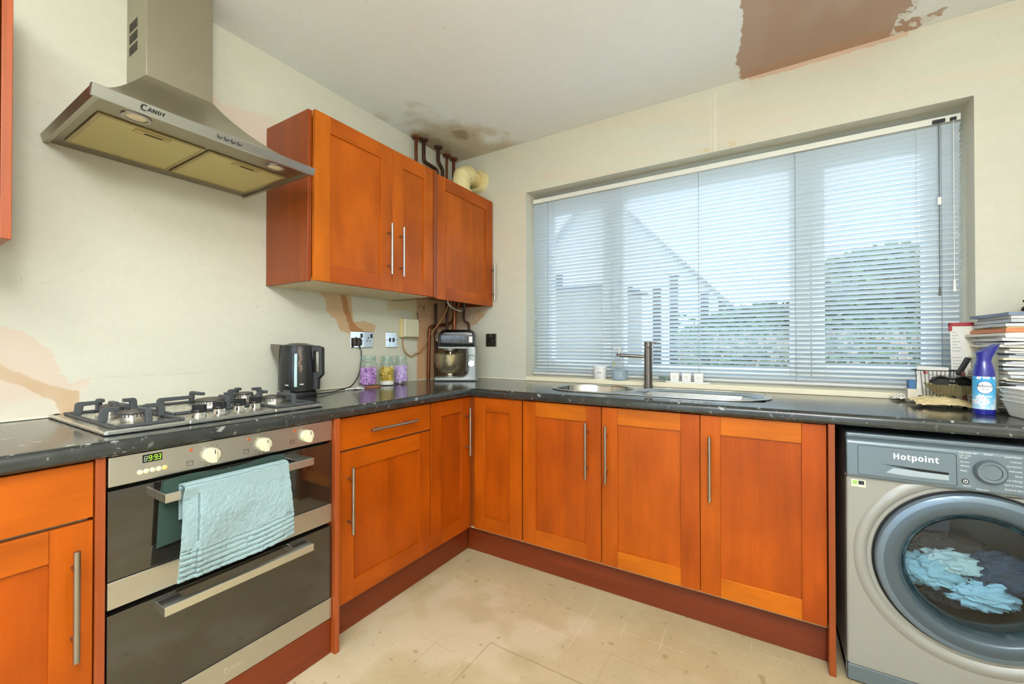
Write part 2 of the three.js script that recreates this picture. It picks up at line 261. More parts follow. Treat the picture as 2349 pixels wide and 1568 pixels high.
// window: white frame, three lights
{ const w = new THREE.Group(); w.name = 'window_1'; w.userData.kind = 'structure'; scene.add(w); w.position.set(0, 0.94, -0.2);
  const y0 = 0, y1 = OY1 - 0.94, fr = (n, a, b, c, d, z0 = -0.035, z1 = 0.035) => obj(n, bx(a, b, c, d, z0, z1, 0.004), M.white, w);
  fr('frame_stile', OX0, OX0 + 0.06, y0, y1); fr('frame_stile', OX1 - 0.06, OX1, y0, y1); fr('frame_rail', OX0 + 0.06, OX1 - 0.06, y1 - 0.065, y1); fr('frame_rail', OX0 + 0.06, OX1 - 0.06, y0, y0 + 0.05);
  fr('mullion', 1.135, 1.19, y0 + 0.05, y1 - 0.065); fr('mullion', 2.105, 2.165, y0 + 0.05, y1 - 0.065);
  const sash = (a, b, t) => { const s = sub('sash', w); obj('stile', bx(a, a + t, y0 + 0.05, y1 - 0.065, -0.02, 0.05, 0.004), M.white, s); obj('stile', bx(b - t, b, y0 + 0.05, y1 - 0.065, -0.02, 0.05, 0.004), M.white, s); obj('rail', bx(a + t, b - t, y1 - 0.065 - t, y1 - 0.065, -0.02, 0.05, 0.004), M.white, s); obj('rail', bx(a + t, b - t, y0 + 0.05, y0 + 0.05 + t, -0.02, 0.05, 0.004), M.white, s); obj('pane', bx(a + t, b - t, y0 + 0.05 + t, y1 - 0.065 - t, 0, 0.003, 0), M.glass, s); };
  sash(OX0 + 0.06, 1.135, 0.055); sash(1.19, 2.105, 0.03); sash(2.165, OX1 - 0.06, 0.055); }
struct('trim_1', [bx(OX0 - 0.0, OX1, 0.913, 0.94, -0.18, 0.004, 0.004, 2)], mat(rgb(234, 226, 198), 0.5));
struct('trim_2', [bx(0.012, OX0, 0.9132, 0.921, 0.0, 0.008, 0.003, 2), bx(OX1, RX, 0.9132, 0.921, 0.0, 0.008, 0.003, 2), bx(0.0, 0.008, 0.9132, 0.919, 0.012, 2.58, 0.003, 2)], mat(rgb(232, 226, 204), 0.5));

// added pendant, unseen behind the camera: opal globe and its fill light
{ const [x, y, z] = FILL_PENDANT.pos, t = thing('added_pendant', 'added opal glass globe pendant, unseen behind the camera, giving fill light', 'lamp', [x, y, z]);
  obj('globe', lathe([[0.03, 0.16], ...Array.from({ length: 15 }, (_, i) => { const a = 0.2 + i * (Math.PI - 0.2) / 14; return [Math.max(0.0005, 0.16 * Math.sin(a)), 0.16 * Math.cos(a)]; })], 32), mat(rgb(245, 240, 228), 0.3, 0, { emissive: rgb(255, 246, 228), emissiveIntensity: 2.2 }), t);
  obj('cord', rod([0, 0.16, 0], [0, 0.46, 0], 0.004), M.white, t); obj('ceiling_rose', lathe([[0.0005, 0.44], [0.05, 0.45], [0.055, 0.48], [0.0005, 0.48]], 24), M.white, t);
  const l = new THREE.PointLight(new THREE.Color().setRGB(...FILL_PENDANT.color), FILL_PENDANT.power, 0, 2); l.castShadow = true; l.shadow.radius = 8; l.position.set(0, 0, 0); t.add(l); l.name = 'added_pendant_fill'; }

// added uplighter, unseen behind the camera, standing in for flash bounced off the ceiling
{ const [x, y, z] = FILL_UPLIGHT.pos, t = thing('added_uplighter', 'added unseen floor lamp with an open bowl, lighting the ceiling like bounced flash', 'lamp', [x, 0, z]);
  obj('base', lathe([[0.0005, 0.0005], [0.14, 0.0005], [0.14, 0.014], [0.03, 0.024], [0.0005, 0.026]], 32), M.black, t); obj('pole', rod([0, 0.02, 0], [0, y - 0.1, 0], 0.012), M.black, t);
  obj('bowl', lathe([[0.012, y - 0.11], [0.09, y - 0.08], [0.15, y - 0.02], [0.152, y - 0.018], [0.147, y - 0.018], [0.088, y - 0.072], [0.0005, y - 0.09]], 40), M.white, t);
  obj('glowing_disc', lathe([[0.0005, y - 0.066], [0.085, y - 0.066], [0.085, y - 0.07], [0.0005, y - 0.07]], 32), mat(rgb(245, 242, 235), 0.4, 0, { emissive: rgb(255, 250, 240), emissiveIntensity: 2 }), t);
  const l = new THREE.SpotLight(new THREE.Color().setRGB(...FILL_UPLIGHT.color), FILL_UPLIGHT.power, 0, 1.25, 1, 2); l.castShadow = true; l.shadow.radius = 4; l.position.set(0, y - 0.04, 0); l.target.position.set(0, y + 1, 0); t.add(l, l.target); l.name = 'added_uplighter_fill'; l.target.name = 'light_target'; }

// ------------------------------------------------------------------ worktop
const topTex = paint(1024, 1024, 0.8, 0.8, (() => {
  const fl = []; const q = mulberry(5); for (let i = 0; i < 900; i++) { const s = Math.pow(q(), 2.4) * 0.012 + 0.002, a = q() * 6.3; fl.push([q() * 0.8, q() * 0.8, s, s * (0.25 + 0.5 * q()), Math.cos(a), Math.sin(a), 0.25 + 0.6 * q(), q()]); }
  const cell = new Map(); for (const f of fl) { const r = f[2] + 0.002; for (let i = Math.floor((f[0] - r) / 0.02); i <= Math.floor((f[0] + r) / 0.02); i++) for (let j = Math.floor((f[1] - r) / 0.02); j <= Math.floor((f[1] + r) / 0.02); j++) { const k = ((i + 40) % 40) * 64 + (j + 40) % 40; if (!cell.has(k)) cell.set(k, []); cell.get(k).push(f); } }
  return (u, v) => {
    const b = fbm(u * 40, v * 40, 3) - 0.5, m = fbm(u * 12 + 7, v * 12, 3) - 0.5; let c = [46 + 14 * b + 18 * m, 49 + 14 * b + 20 * m, 47 + 14 * b + 18 * m];
    for (const f of cell.get((Math.floor(u / 0.02) % 40) * 64 + Math.floor(v / 0.02) % 40) || []) { let dx = u - f[0], dy = v - f[1]; if (dx > 0.4) dx -= 0.8; if (dx < -0.4) dx += 0.8; if (dy > 0.4) dy -= 0.8; if (dy < -0.4) dy += 0.8; const p = (dx * f[4] + dy * f[5]) / f[2], r = (-dx * f[5] + dy * f[4]) / f[3], e = Math.abs(p) + Math.abs(r) + 0.5 * (vn(u * 700, v * 700) - 0.5); if (e < 1) c = over(c, f[7] > 0.5 ? [186, 190, 180] : [134, 140, 132], f[6] * sst(1, 0.75, e)); }
    return c; };
})());
const topM = pmat(rgb(255, 255, 255), 0.15, 0, { map: topTex, ior: 1.6 });
function nose(a0, a1) { const s = new THREE.Shape(), t = 0.913, b = 0.873, r = 0.018, q = 0.012; s.moveTo(a0, b); s.lineTo(a1 - q, b); s.absarc(a1 - q, b + q, q, -Math.PI / 2, 0); s.lineTo(a1, t - r); s.absarc(a1 - r, t - r, r, 0, Math.PI / 2); s.lineTo(a0, t); s.closePath(); return s; }
{ const alongX = (x0, x1, z0, z1) => { const g = ext(nose(z0, z1), x1 - x0, 0, 1, 6); g.rotateY(-Math.PI / 2); g.translate(x1, 0, 0); return uvBox(g); };
  const left = ext(nose(0.001, 0.614), 2.58 - 0.6, 0, 1, 6); left.translate(0, -0.0002, 0.6);
  const o = obj('worktop', [uvBox(left), alongX(0.0, 1.0, 0.001, 0.614), alongX(1.97, RX - 0.002, 0.001, 0.614), alongX(1.0, 1.97, 0.43, 0.614), bx(1.0, 1.97, 0.873, 0.913, 0.001, 0.1, 0)], topM);
  tag(o, 'dark speckled laminate worktop running round the corner under the window', 'worktop'); }

// ------------------------------------------------------------------ cabinet parts
function grain(g, horiz) {   // each piece is cut from its own place of a 1 m x 2 m board, never across its edge
  uvBox(g, horiz); const a = g.attributes.uv; let u0 = 9, u1 = -9, v0 = 9, v1 = -9;
  for (let i = 0; i < a.count; i++) { u0 = Math.min(u0, a.getX(i)); u1 = Math.max(u1, a.getX(i)); v0 = Math.min(v0, a.getY(i)); v1 = Math.max(v1, a.getY(i)); }
  const ou = R(0, Math.max(0, 0.98 - (u1 - u0))) - u0 + 0.01, ov = R(0, Math.max(0, 1.98 - (v1 - v0))) - v0 + 0.01;
  for (let i = 0; i < a.count; i++) a.setXY(i, a.getX(i) + ou, a.getY(i) + ov); return g;
}
function handleGeo(len, horiz) { const o = 0.034, r = 0.0062, L = len / 2, p = L - 0.045; const g = horiz ? [rod([-L, 0, o], [L, 0, o], r), rod([-p, 0, 0], [-p, 0, o], 0.0042), rod([p, 0, 0], [p, 0, o], 0.0042)] : [rod([0, -L, o], [0, L, o], r), rod([0, -p, 0], [0, -p, o], 0.0042), rod([0, p, 0], [0, p, o], 0.0042)]; return join(g); }
const HV = handleGeo(0.255, false), HH = handleGeo(0.255, true);
// shaker door with its own stiles, rails, panel and bar handle; origin at bottom centre of the back face
function door(parent, pos, turn, w, h, hand, cut = '11221') {   // cut: which wood tone for stile, stile, top rail, bottom rail, panel
  const d = sub('door', parent, pos, turn), t = 0.02, sw = Math.min(0.073, w * 0.25), rw = 0.074, [sl, sr, rt, rb, p] = [...cut].map(k => WOODS[+k]), T = { sl, sr, rt, rb, p };
  obj('stile', grain(bx(-w / 2, -w / 2 + sw, 0, h, 0, t, 0.0016)), T.sl, d); obj('stile', grain(bx(w / 2 - sw, w / 2, 0, h, 0, t, 0.0016)), T.sr, d);
  obj('rail', grain(bx(-w / 2 + sw, w / 2 - sw, h - rw, h, 0, t, 0.0014), true), T.rt, d); obj('rail', grain(bx(-w / 2 + sw, w / 2 - sw, 0, rw, 0, t, 0.0014), true), T.rb, d);
  obj('panel', grain(bx(-w / 2 + sw - 0.002, w / 2 - sw + 0.002, rw - 0.002, h - rw + 0.002, 0.003, t - 0.0075, 0)), T.p, d);
  if (hand) { const k = obj('handle', HV, S.bar, d); k.position.set(hand[0], hand[1], t); k.userData.label = 'brushed steel bar handle'; }
  return d;
}
function drawerFront(parent, pos, turn, w, h, m, hx = 0) { const d = sub('drawer', parent, pos, turn); obj('front', grain(bx(-w / 2, w / 2, 0, h, 0, 0.02, 0.0016), true), m, d); const k = obj('handle', HH, S.bar, d); k.position.set(hx, h * 0.5, 0.02); k.userData.label = 'brushed steel bar handle'; return d; }
const Q = Math.PI / 2;   // turned to face +x
const XF = 0.57, ZF = 0.566, DB = 0.155, DT = 0.866, DH = DT - DB;

// left-most base unit: drawer over door
{ const t = thing('base_cabinet', 'base cabinet with one drawer over a door beside the oven, at the frame edge', 'cabinet', [0, 0, 2.33]);
  obj('carcass', bx(0.02, 0.566, 0.14, 0.868, -0.235, 0.24), melamine, t);
  drawerFront(t, [XF, 0.733, 0], Q, 0.478, 0.133, WOODS[3], -0.075);
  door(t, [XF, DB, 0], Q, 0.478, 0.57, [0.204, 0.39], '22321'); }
// drawer + door unit between oven and corner
{ const t = thing('base_cabinet', 'base cabinet with a drawer over a single door, between oven and corner', 'cabinet', [0, 0, 1.162]);
  obj('carcass', bx(0.02, 0.566, 0.14, 0.868, -0.255, 0.255), melamine, t);
  drawerFront(t, [XF, 0.743, 0], Q, 0.508, 0.123, WOODS[2], 0.005);
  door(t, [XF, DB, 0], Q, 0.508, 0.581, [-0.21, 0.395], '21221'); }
// corner unit, two leaves meeting in the inner corner
{ const t = thing('corner_base_cabinet', 'corner base cabinet whose two narrow doors meet in the inside corner', 'cabinet', [0.3, 0, 0.3]);
  obj('carcass', [bx(-0.28, 0.266, 0.14, 0.868, -0.28, 0.604), bx(0.266, 0.612, 0.14, 0.868, -0.28, 0.262)], melamine, t);
  door(t, [XF - 0.3, DB, 0.748 - 0.3], Q, 0.306, DH, [0.113, 0.53], '10110');
  door(t, [0.762 - 0.3, DB, ZF - 0.3], 0, 0.298, DH, null, '22221');
  obj('corner_post', [bx(0.268, 0.288, DB, DT, 0.262, 0.29), bx(0.288, 0.308, DB, DT, 0.262, 0.272)], cherryLam, t); }
// sink unit
{ const t = thing('sink_cabinet', 'double door sink cabinet with handles side by side under the tap', 'cabinet', [1.331, 0, 0.3]);
  obj('carcass', bx(-0.415, 0.413, 0.14, 0.72, -0.28, 0.262), melamine, t);
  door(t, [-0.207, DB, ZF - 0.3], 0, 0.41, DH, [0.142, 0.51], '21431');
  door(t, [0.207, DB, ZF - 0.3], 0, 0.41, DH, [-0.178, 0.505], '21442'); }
{ const t = thing('base_cabinet', 'single door base cabinet next to the washing machine', 'cabinet', [1.95, 0, 0.3]);
  obj('carcass', bx(-0.204, 0.206, 0.14, 0.868, -0.28, 0.262), melamine, t);
  door(t, [0, DB, ZF - 0.3], 0, 0.41, DH, [-0.168, 0.505], '20441'); }
// end and filler panels, plinths
function panelThing(name, label, g, base, m = cherryLam) { g.translate(-base[0], -base[1], -base[2]); const o = obj(name, g, m); o.position.set(...base); return tag(o, label, 'panel'); }
panelThing('end_panel', 'dark cherry end panel between washing machine and cabinets', grain(bx(2.158, 2.177, 0.0005, 0.872, 0.02, 0.604)), [2.167, 0, 0.3]);
panelThing('filler_panel', 'narrow cherry upright strip between the oven and the cabinet with handle at frame edge', grain(bx(0.02, 0.597, 0.0005, 0.872, 2.0705, 2.089)), [0.3, 0, 2.08], cherryEdge);
panelThing('filler_panel', 'narrow cherry upright panel reaching the floor on the corner side of the oven', grain(bx(0.02, 0.608, 0.0005, 0.872, 1.4205, 1.4395)), [0.3, 0, 1.43], cherryEdge);
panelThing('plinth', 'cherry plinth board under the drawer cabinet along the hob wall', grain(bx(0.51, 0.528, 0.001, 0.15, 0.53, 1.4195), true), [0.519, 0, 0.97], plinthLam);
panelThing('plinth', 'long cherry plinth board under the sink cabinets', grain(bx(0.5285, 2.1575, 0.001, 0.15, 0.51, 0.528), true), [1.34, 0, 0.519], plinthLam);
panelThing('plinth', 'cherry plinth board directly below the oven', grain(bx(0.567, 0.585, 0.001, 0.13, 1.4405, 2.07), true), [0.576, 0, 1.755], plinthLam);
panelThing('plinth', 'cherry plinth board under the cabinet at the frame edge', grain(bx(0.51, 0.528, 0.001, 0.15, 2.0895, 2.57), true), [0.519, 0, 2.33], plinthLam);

// ------------------------------------------------------------------ wall cabinets
function wallUnit(t, z0, z1, xb, extra = {}) {   // world extents, group at t
  const c = (n, x0, x1, y0, y1, a, b, m) => obj(n, grain(bx(x0, x1, y0, y1, a, b).translate(-t.position.x, -t.position.y, -t.position.z)), m, t);
  return c;
}
{ const t = thing('wall_cabinet', 'double door wall cabinet between the cooker hood and the boiler cabinet', 'cabinet', [0, 1.42, 0.99]), c = wallUnit(t);
  c('side_panel', 0.001, 0.322, 1.42, 2.15, 1.352, 1.371, cherryLam); c('side_panel', 0.001, 0.322, 1.42, 2.15, 0.618, 0.637, cherryLam);
  c('bottom_panel', 0.001, 0.32, 1.42, 1.438, 0.637, 1.352, melamine); c('top_panel', 0.001, 0.32, 2.13, 2.148, 0.637, 1.352, melamine); c('back_panel', 0.001, 0.012, 1.438, 2.13, 0.637, 1.352, melamine);
  for (const z of [0.72, 0.95, 1.0, 1.27]) for (const x of [0.08, 0.26]) obj('cam_cover', rod([x, -0.0006, z - 0.99], [x, 0.0008, z - 0.99], 0.006, 0.006, 12), mat(rgb(170, 150, 108), 0.6), t);
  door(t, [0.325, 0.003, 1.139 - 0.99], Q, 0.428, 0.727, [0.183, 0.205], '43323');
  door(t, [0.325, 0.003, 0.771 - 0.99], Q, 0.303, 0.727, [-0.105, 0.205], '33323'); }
{ const t = thing('boiler_cabinet', 'single door wall cabinet enclosing the boiler beside the window', 'cabinet', [0, 1.42, 0.3]), c = wallUnit(t);
  c('side_panel', 0.001, 0.349, 1.4205, 2.153, 0.588, 0.6165, cherryLam); c('side_panel', 0.001, 0.322, 1.42, 2.14, 0.002, 0.011, cherryLam);
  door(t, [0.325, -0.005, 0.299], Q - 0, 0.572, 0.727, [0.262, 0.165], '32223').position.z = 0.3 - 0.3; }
{ const t = thing('wall_cabinet', 'wall cabinet showing only its side at the frame edge beside the hood', 'cabinet', [0, 1.42, 2.4]), c = wallUnit(t);
  c('side_panel', 0.001, 0.347, 1.415, 2.15, 2.187, 2.206, cherryEdge); c('side_panel', 0.001, 0.322, 1.42, 2.15, 2.588, 2.607, cherryEdge); c('bottom_panel', 0.001, 0.32, 1.42, 1.438, 2.206, 2.588, melamine); c('top_panel', 0.001, 0.32, 2.13, 2.148, 2.206, 2.588, melamine); c('back_panel', 0.001, 0.012, 1.438, 2.13, 2.206, 2.588, melamine);
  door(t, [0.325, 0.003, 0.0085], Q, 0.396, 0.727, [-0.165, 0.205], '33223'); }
// boiler and flue
{ const t = thing('boiler', 'white boiler inside the cabinet, its top edge showing above the door', 'boiler', [0.165, 1.47, 0.29]);
  obj('casing', bx(-0.13, 0.15, 0, 0.695, -0.24, 0.24, 0.012, 2), M.whiteGloss, t); obj('connection_plate', bx(-0.1, 0.09, -0.02, 0, -0.2, 0.2), M.black, t); }
{ const t = thing('boiler_flue', 'cream plastic flue elbow running from the boiler into the window wall', 'flue', [0.215, 2.168, 0.2]);
  const cr = mat(rgb(226, 212, 158), 0.4);
  obj('base_ring', lathe([[0.0005, 0], [0.075, 0], [0.075, 0.016], [0.06, 0.02], [0.0005, 0.02]], 32), cr, t);
  const el = new THREE.CurvePath(); el.add(new THREE.LineCurve3(V(0, 0.012, 0), V(0, 0.05, 0))); el.add(new THREE.QuadraticBezierCurve3(V(0, 0.05, 0), V(0, 0.143, -0.0), V(0, 0.146, -0.07)));
  obj('elbow', [clean(new THREE.TubeGeometry(el, 24, 0.06, 28)), (() => { const g = new THREE.SphereGeometry(0.06, 28, 18); g.scale(1, 0.9, 0.9); g.translate(0, 0.125, -0.008); return clean(g); })()], cr, t);
  obj('pipe', rod([0, 0.146, -0.06], [0, 0.146, -0.199], 0.052, 0.052, 28), mat(rgb(220, 198, 132), 0.4), t);
  obj('collar_ring', [rod([0, 0.146, -0.062], [0, 0.146, -0.071], 0.066, 0.066, 28), rod([0, 0.146, -0.088], [0, 0.146, -0.096], 0.063, 0.063, 28)], cr, t);
  obj('wall_plate', rod([0, 0.146, -0.199], [0, 0.146, -0.172], 0.088, 0.078, 32), cr, t);
  obj('screw', [rod([0.05, 0.15, -0.055], [0.054, 0.152, -0.055], 0.004)], M.iron, t); }
// heating pipes
{ let n = 0; const pipe = (label, pts, r, m, rad = 0.03, extra) => { const b = pts[pts.length - 1], o = obj('heating_pipe', [bent(pts.map(p => [p[0] - b[0], p[1] - b[1], p[2] - b[2]]), r, rad), ...(extra || [])], m); o.position.set(...b); tag(o, label, 'pipe', 'copper pipes at the boiler'); n++; };
  const ros = () => lathe([[0.012, 0], [0.03, 0], [0.022, -0.012], [0.012, -0.014]], 20);
  pipe('copper pipe rising to the ceiling at the wall cabinet, with a pale painted top', [[0.035, 2.20, 0.44], [0.035, 2.4985, 0.44]], 0.011, M.copper, 0.03, [ros()]);
  pipe('brown pipe that bends sideways above the cabinet top, second from the hood', [[0.05, 2.20, 0.255], [0.05, 2.345, 0.255], [0.05, 2.355, 0.385], [0.05, 2.4985, 0.385]], 0.0125, M.copperDark, 0.03, [ros()]);
  pipe('dark pipe with a small dogleg below the ceiling, beside the flue', [[0.06, 2.20, 0.205], [0.06, 2.36, 0.21], [0.06, 2.40, 0.255], [0.06, 2.4985, 0.255]], 0.0125, M.copperDark, 0.02, [ros()]);
  pipe('thin copper pipe behind the flue elbow nearest the corner', [[0.03, 2.20, 0.13], [0.03, 2.4985, 0.13]], 0.009, M.copper, 0.03, [ros()]);
  pipe('short copper pipe in the ceiling corner behind the flue', [[0.035, 2.20, 0.06], [0.035, 2.4985, 0.06]], 0.011, M.copper, 0.03, [ros()]);
  pipe('copper pipe bent over at the top, dropping to the worktop beside the mixer', [[0.13, 1.47, 0.1], [0.05, 1.30, 0.1], [0.04, 1.27, 0.317], [0.03, 0.914, 0.317]], 0.011, M.copper, 0.03);
  pipe('dark pipe dropping straight from the boiler to the worktop behind the mixer', [[0.04, 1.43, 0.255], [0.04, 0.914, 0.255]], 0.011, M.copperDark);
  pipe('wide copper pipe under the boiler above the mixer, nearest the window', [[0.10, 1.46, 0.13], [0.10, 0.914, 0.13]], 0.014, M.copper);
  pipe('dark pipe under the boiler next to the wide copper pipe', [[0.08, 1.46, 0.185], [0.08, 0.914, 0.185]], 0.011, M.copperDark);
  pipe('slim dark pipe under the boiler closest to the room corner', [[0.14, 1.46, 0.075], [0.14, 1.32, 0.075], [0.16, 1.3, 0.04], [0.16, 0.914, 0.04]], 0.009, M.copperDark, 0.02); }
{ const o = obj('filling_loop', tube([[0, 0.02, 0.09], [0.01, -0.04, 0.08], [0.03, -0.075, 0.0], [0.01, -0.045, -0.08], [0, 0.02, -0.09]], 0.0065, 40), mat(rgb(196, 190, 178), 0.35, 0.9)); o.position.set(0.2, 1.45, 0.24); tag(o, 'braided silver hose looping below the boiler cabinet', 'hose'); }

// ------------------------------------------------------------------ cooker hood
{ const zc = 1.768, t = thing('cooker_hood', 'stainless steel chimney cooker hood over the gas hob', 'cooker hood', [0, 1.797, zc], Q);
  // local: x along the wall to the corner, z out from the wall
  const ch = sub('chimney', t);
  obj('duct_cover', bx(-0.1, 0.1, 0.26, 0.7025, 0.001, 0.18, 0.002), S.hood, ch);
  const slots = []; for (let r = 0; r < 3; r++) for (let k = 0; k < 9; k++) slots.push(bx(-0.1006, -0.0985, 0.385 + r * 0.042, 0.417 + r * 0.042, 0.028 + k * 0.0085, 0.0315 + k * 0.0085, 0)); obj('vent_slots', slots, M.gapBlack, ch);
  // canopy: loft from base rectangle to chimney
  const Wd = 0.3065, Dp = 0.5, y0 = 0.028, y1 = 0.27, N = 14;
  const ring = s => { const q = s, c = Math.pow(s, 1.18); return { hw: mix(Wd, 0.101, q), d: mix(Dp, 0.181, mix(q, 1 - Math.pow(1 - s, 1.6), 0.6)), y: mix(y0, y1, c) }; };
  const face = f => grid(1, N, f);
  obj('canopy', [face((u, v) => { const k = ring(v); return [mix(-k.hw, k.hw, u), k.y, k.d]; }), face((u, v) => { const k = ring(v); return [-k.hw, k.y, mix(0.001, k.d, u)]; }), face((u, v) => { const k = ring(v); return [k.hw, k.y, mix(k.d, 0.001, u)]; }), face((u, v) => { const k = ring(v); return [mix(k.hw, -k.hw, u), k.y, 0.001]; })], S.hood, t);
  // lip: bevelled front edge and side edges, slightly turned in at the bottom
  const lipF = poly([[0.5, 0.0285], [0.506, 0.024], [0.494, 0.0], [0.485, 0.0], [0.485, 0.0285]]); const lf = ext(lipF, 2 * Wd + 0.008, 0); lf.rotateY(-Math.PI / 2); lf.translate(Wd + 0.004, 0, 0);
  const fl = obj('front_lip', lf, S.lip, t);
  for (const s of [-1, 1]) { const g = poly([[0, 0], [0.012, 0], [0.018, 0.024], [0.014, 0.0285], [0, 0.0285]]); const e = ext(g, 0.485, 0); if (s < 0) { e.rotateY(Math.PI); e.translate(-(Wd - 0.014), 0, 0.486); } else e.translate(Wd - 0.014, 0, 0.001); obj('side_lip', e, S.hood, t); }
  obj('underside_plate', bx(-Wd + 0.014, Wd - 0.014, 0.006, 0.012, 0.001, 0.485, 0), S.under, t);  // steel darkened in colour here to paint in the dim brown reflection underneath
  const fm = mat(rgb(206, 194, 134), 0.5, 0.35, { bumpMap: paint(128, 128, 0.012, 0.012, (u, v) => { const k = 128 + 100 * Math.sin(u / 0.003 * 6.283) * Math.sin(v / 0.003 * 6.283); return [k, k, k]; }, false), bumpScale: 0.0006 });
  for (const [a, b] of [[-0.27, -0.004], [0.004, 0.27]]) { const f = sub('grease_filter', t); obj('mesh', bx(a + 0.008, b - 0.008, 0.0015, 0.005, 0.078, 0.372, 0), fm, f); obj('filter_frame', [bx(a, b, 0.0, 0.006, 0.07, 0.08), bx(a, b, 0.0, 0.006, 0.37, 0.38), bx(a, a + 0.01, 0, 0.006, 0.08, 0.37), bx(b - 0.01, b, 0, 0.006, 0.08, 0.37)], mat(rgb(176, 160, 112), 0.4, 0.7), f); const c = (a + b) / 2; obj('latch', bx(c - 0.045, c + 0.045, -0.002, 0.002, 0.338, 0.366, 0.002), mat(rgb(186, 164, 104), 0.4, 0.6), f); obj('latch_slot', bx(c - 0.02, c + 0.025, -0.0026, -0.0018, 0.349, 0.356, 0), M.gapBlack, f); }
  for (const x of [-0.2, 0.2]) { const l = sub('downlight', t, [x, 0.006, 0.432]); obj('bezel', lathe([[0.026, 0.002], [0.026, -0.003], [0.034, -0.003], [0.035, 0.001]], 28), S.bar, l); obj('lens', lathe([[0.0005, -0.004], [0.015, -0.0032], [0.026, 0.0]], 24), pmat(rgb(225, 215, 180), 0.15), l); }
  for (let k = 0; k < 4; k++) { const x = 0.02 - 0.0 + k * 0.0195 - 0.035; const a = 0.012, zz = 0.4985; const b = sub('push_button', t, [x, a, zz + 0.0015]); obj('ring', rod([0, 0, 0], [0, 0.0004, 0.0035], 0.0075, 0.0075, 20), M.iron, b); obj('cap', rod([0, 0, 0], [0, 0.0006, 0.0065], 0.0055, 0.005, 20), S.bar, b); }
  const lg = join([text('C', 0.017, FB), mv(text('ANDY', 0.0105, FB, 0.0006, 'l'), 0.0095, -0.0005, 0)]); lg.rotateX(0.46); obj('lettering', lg, M.black, t).position.set(-0.205, 0.012, 0.5015);
}

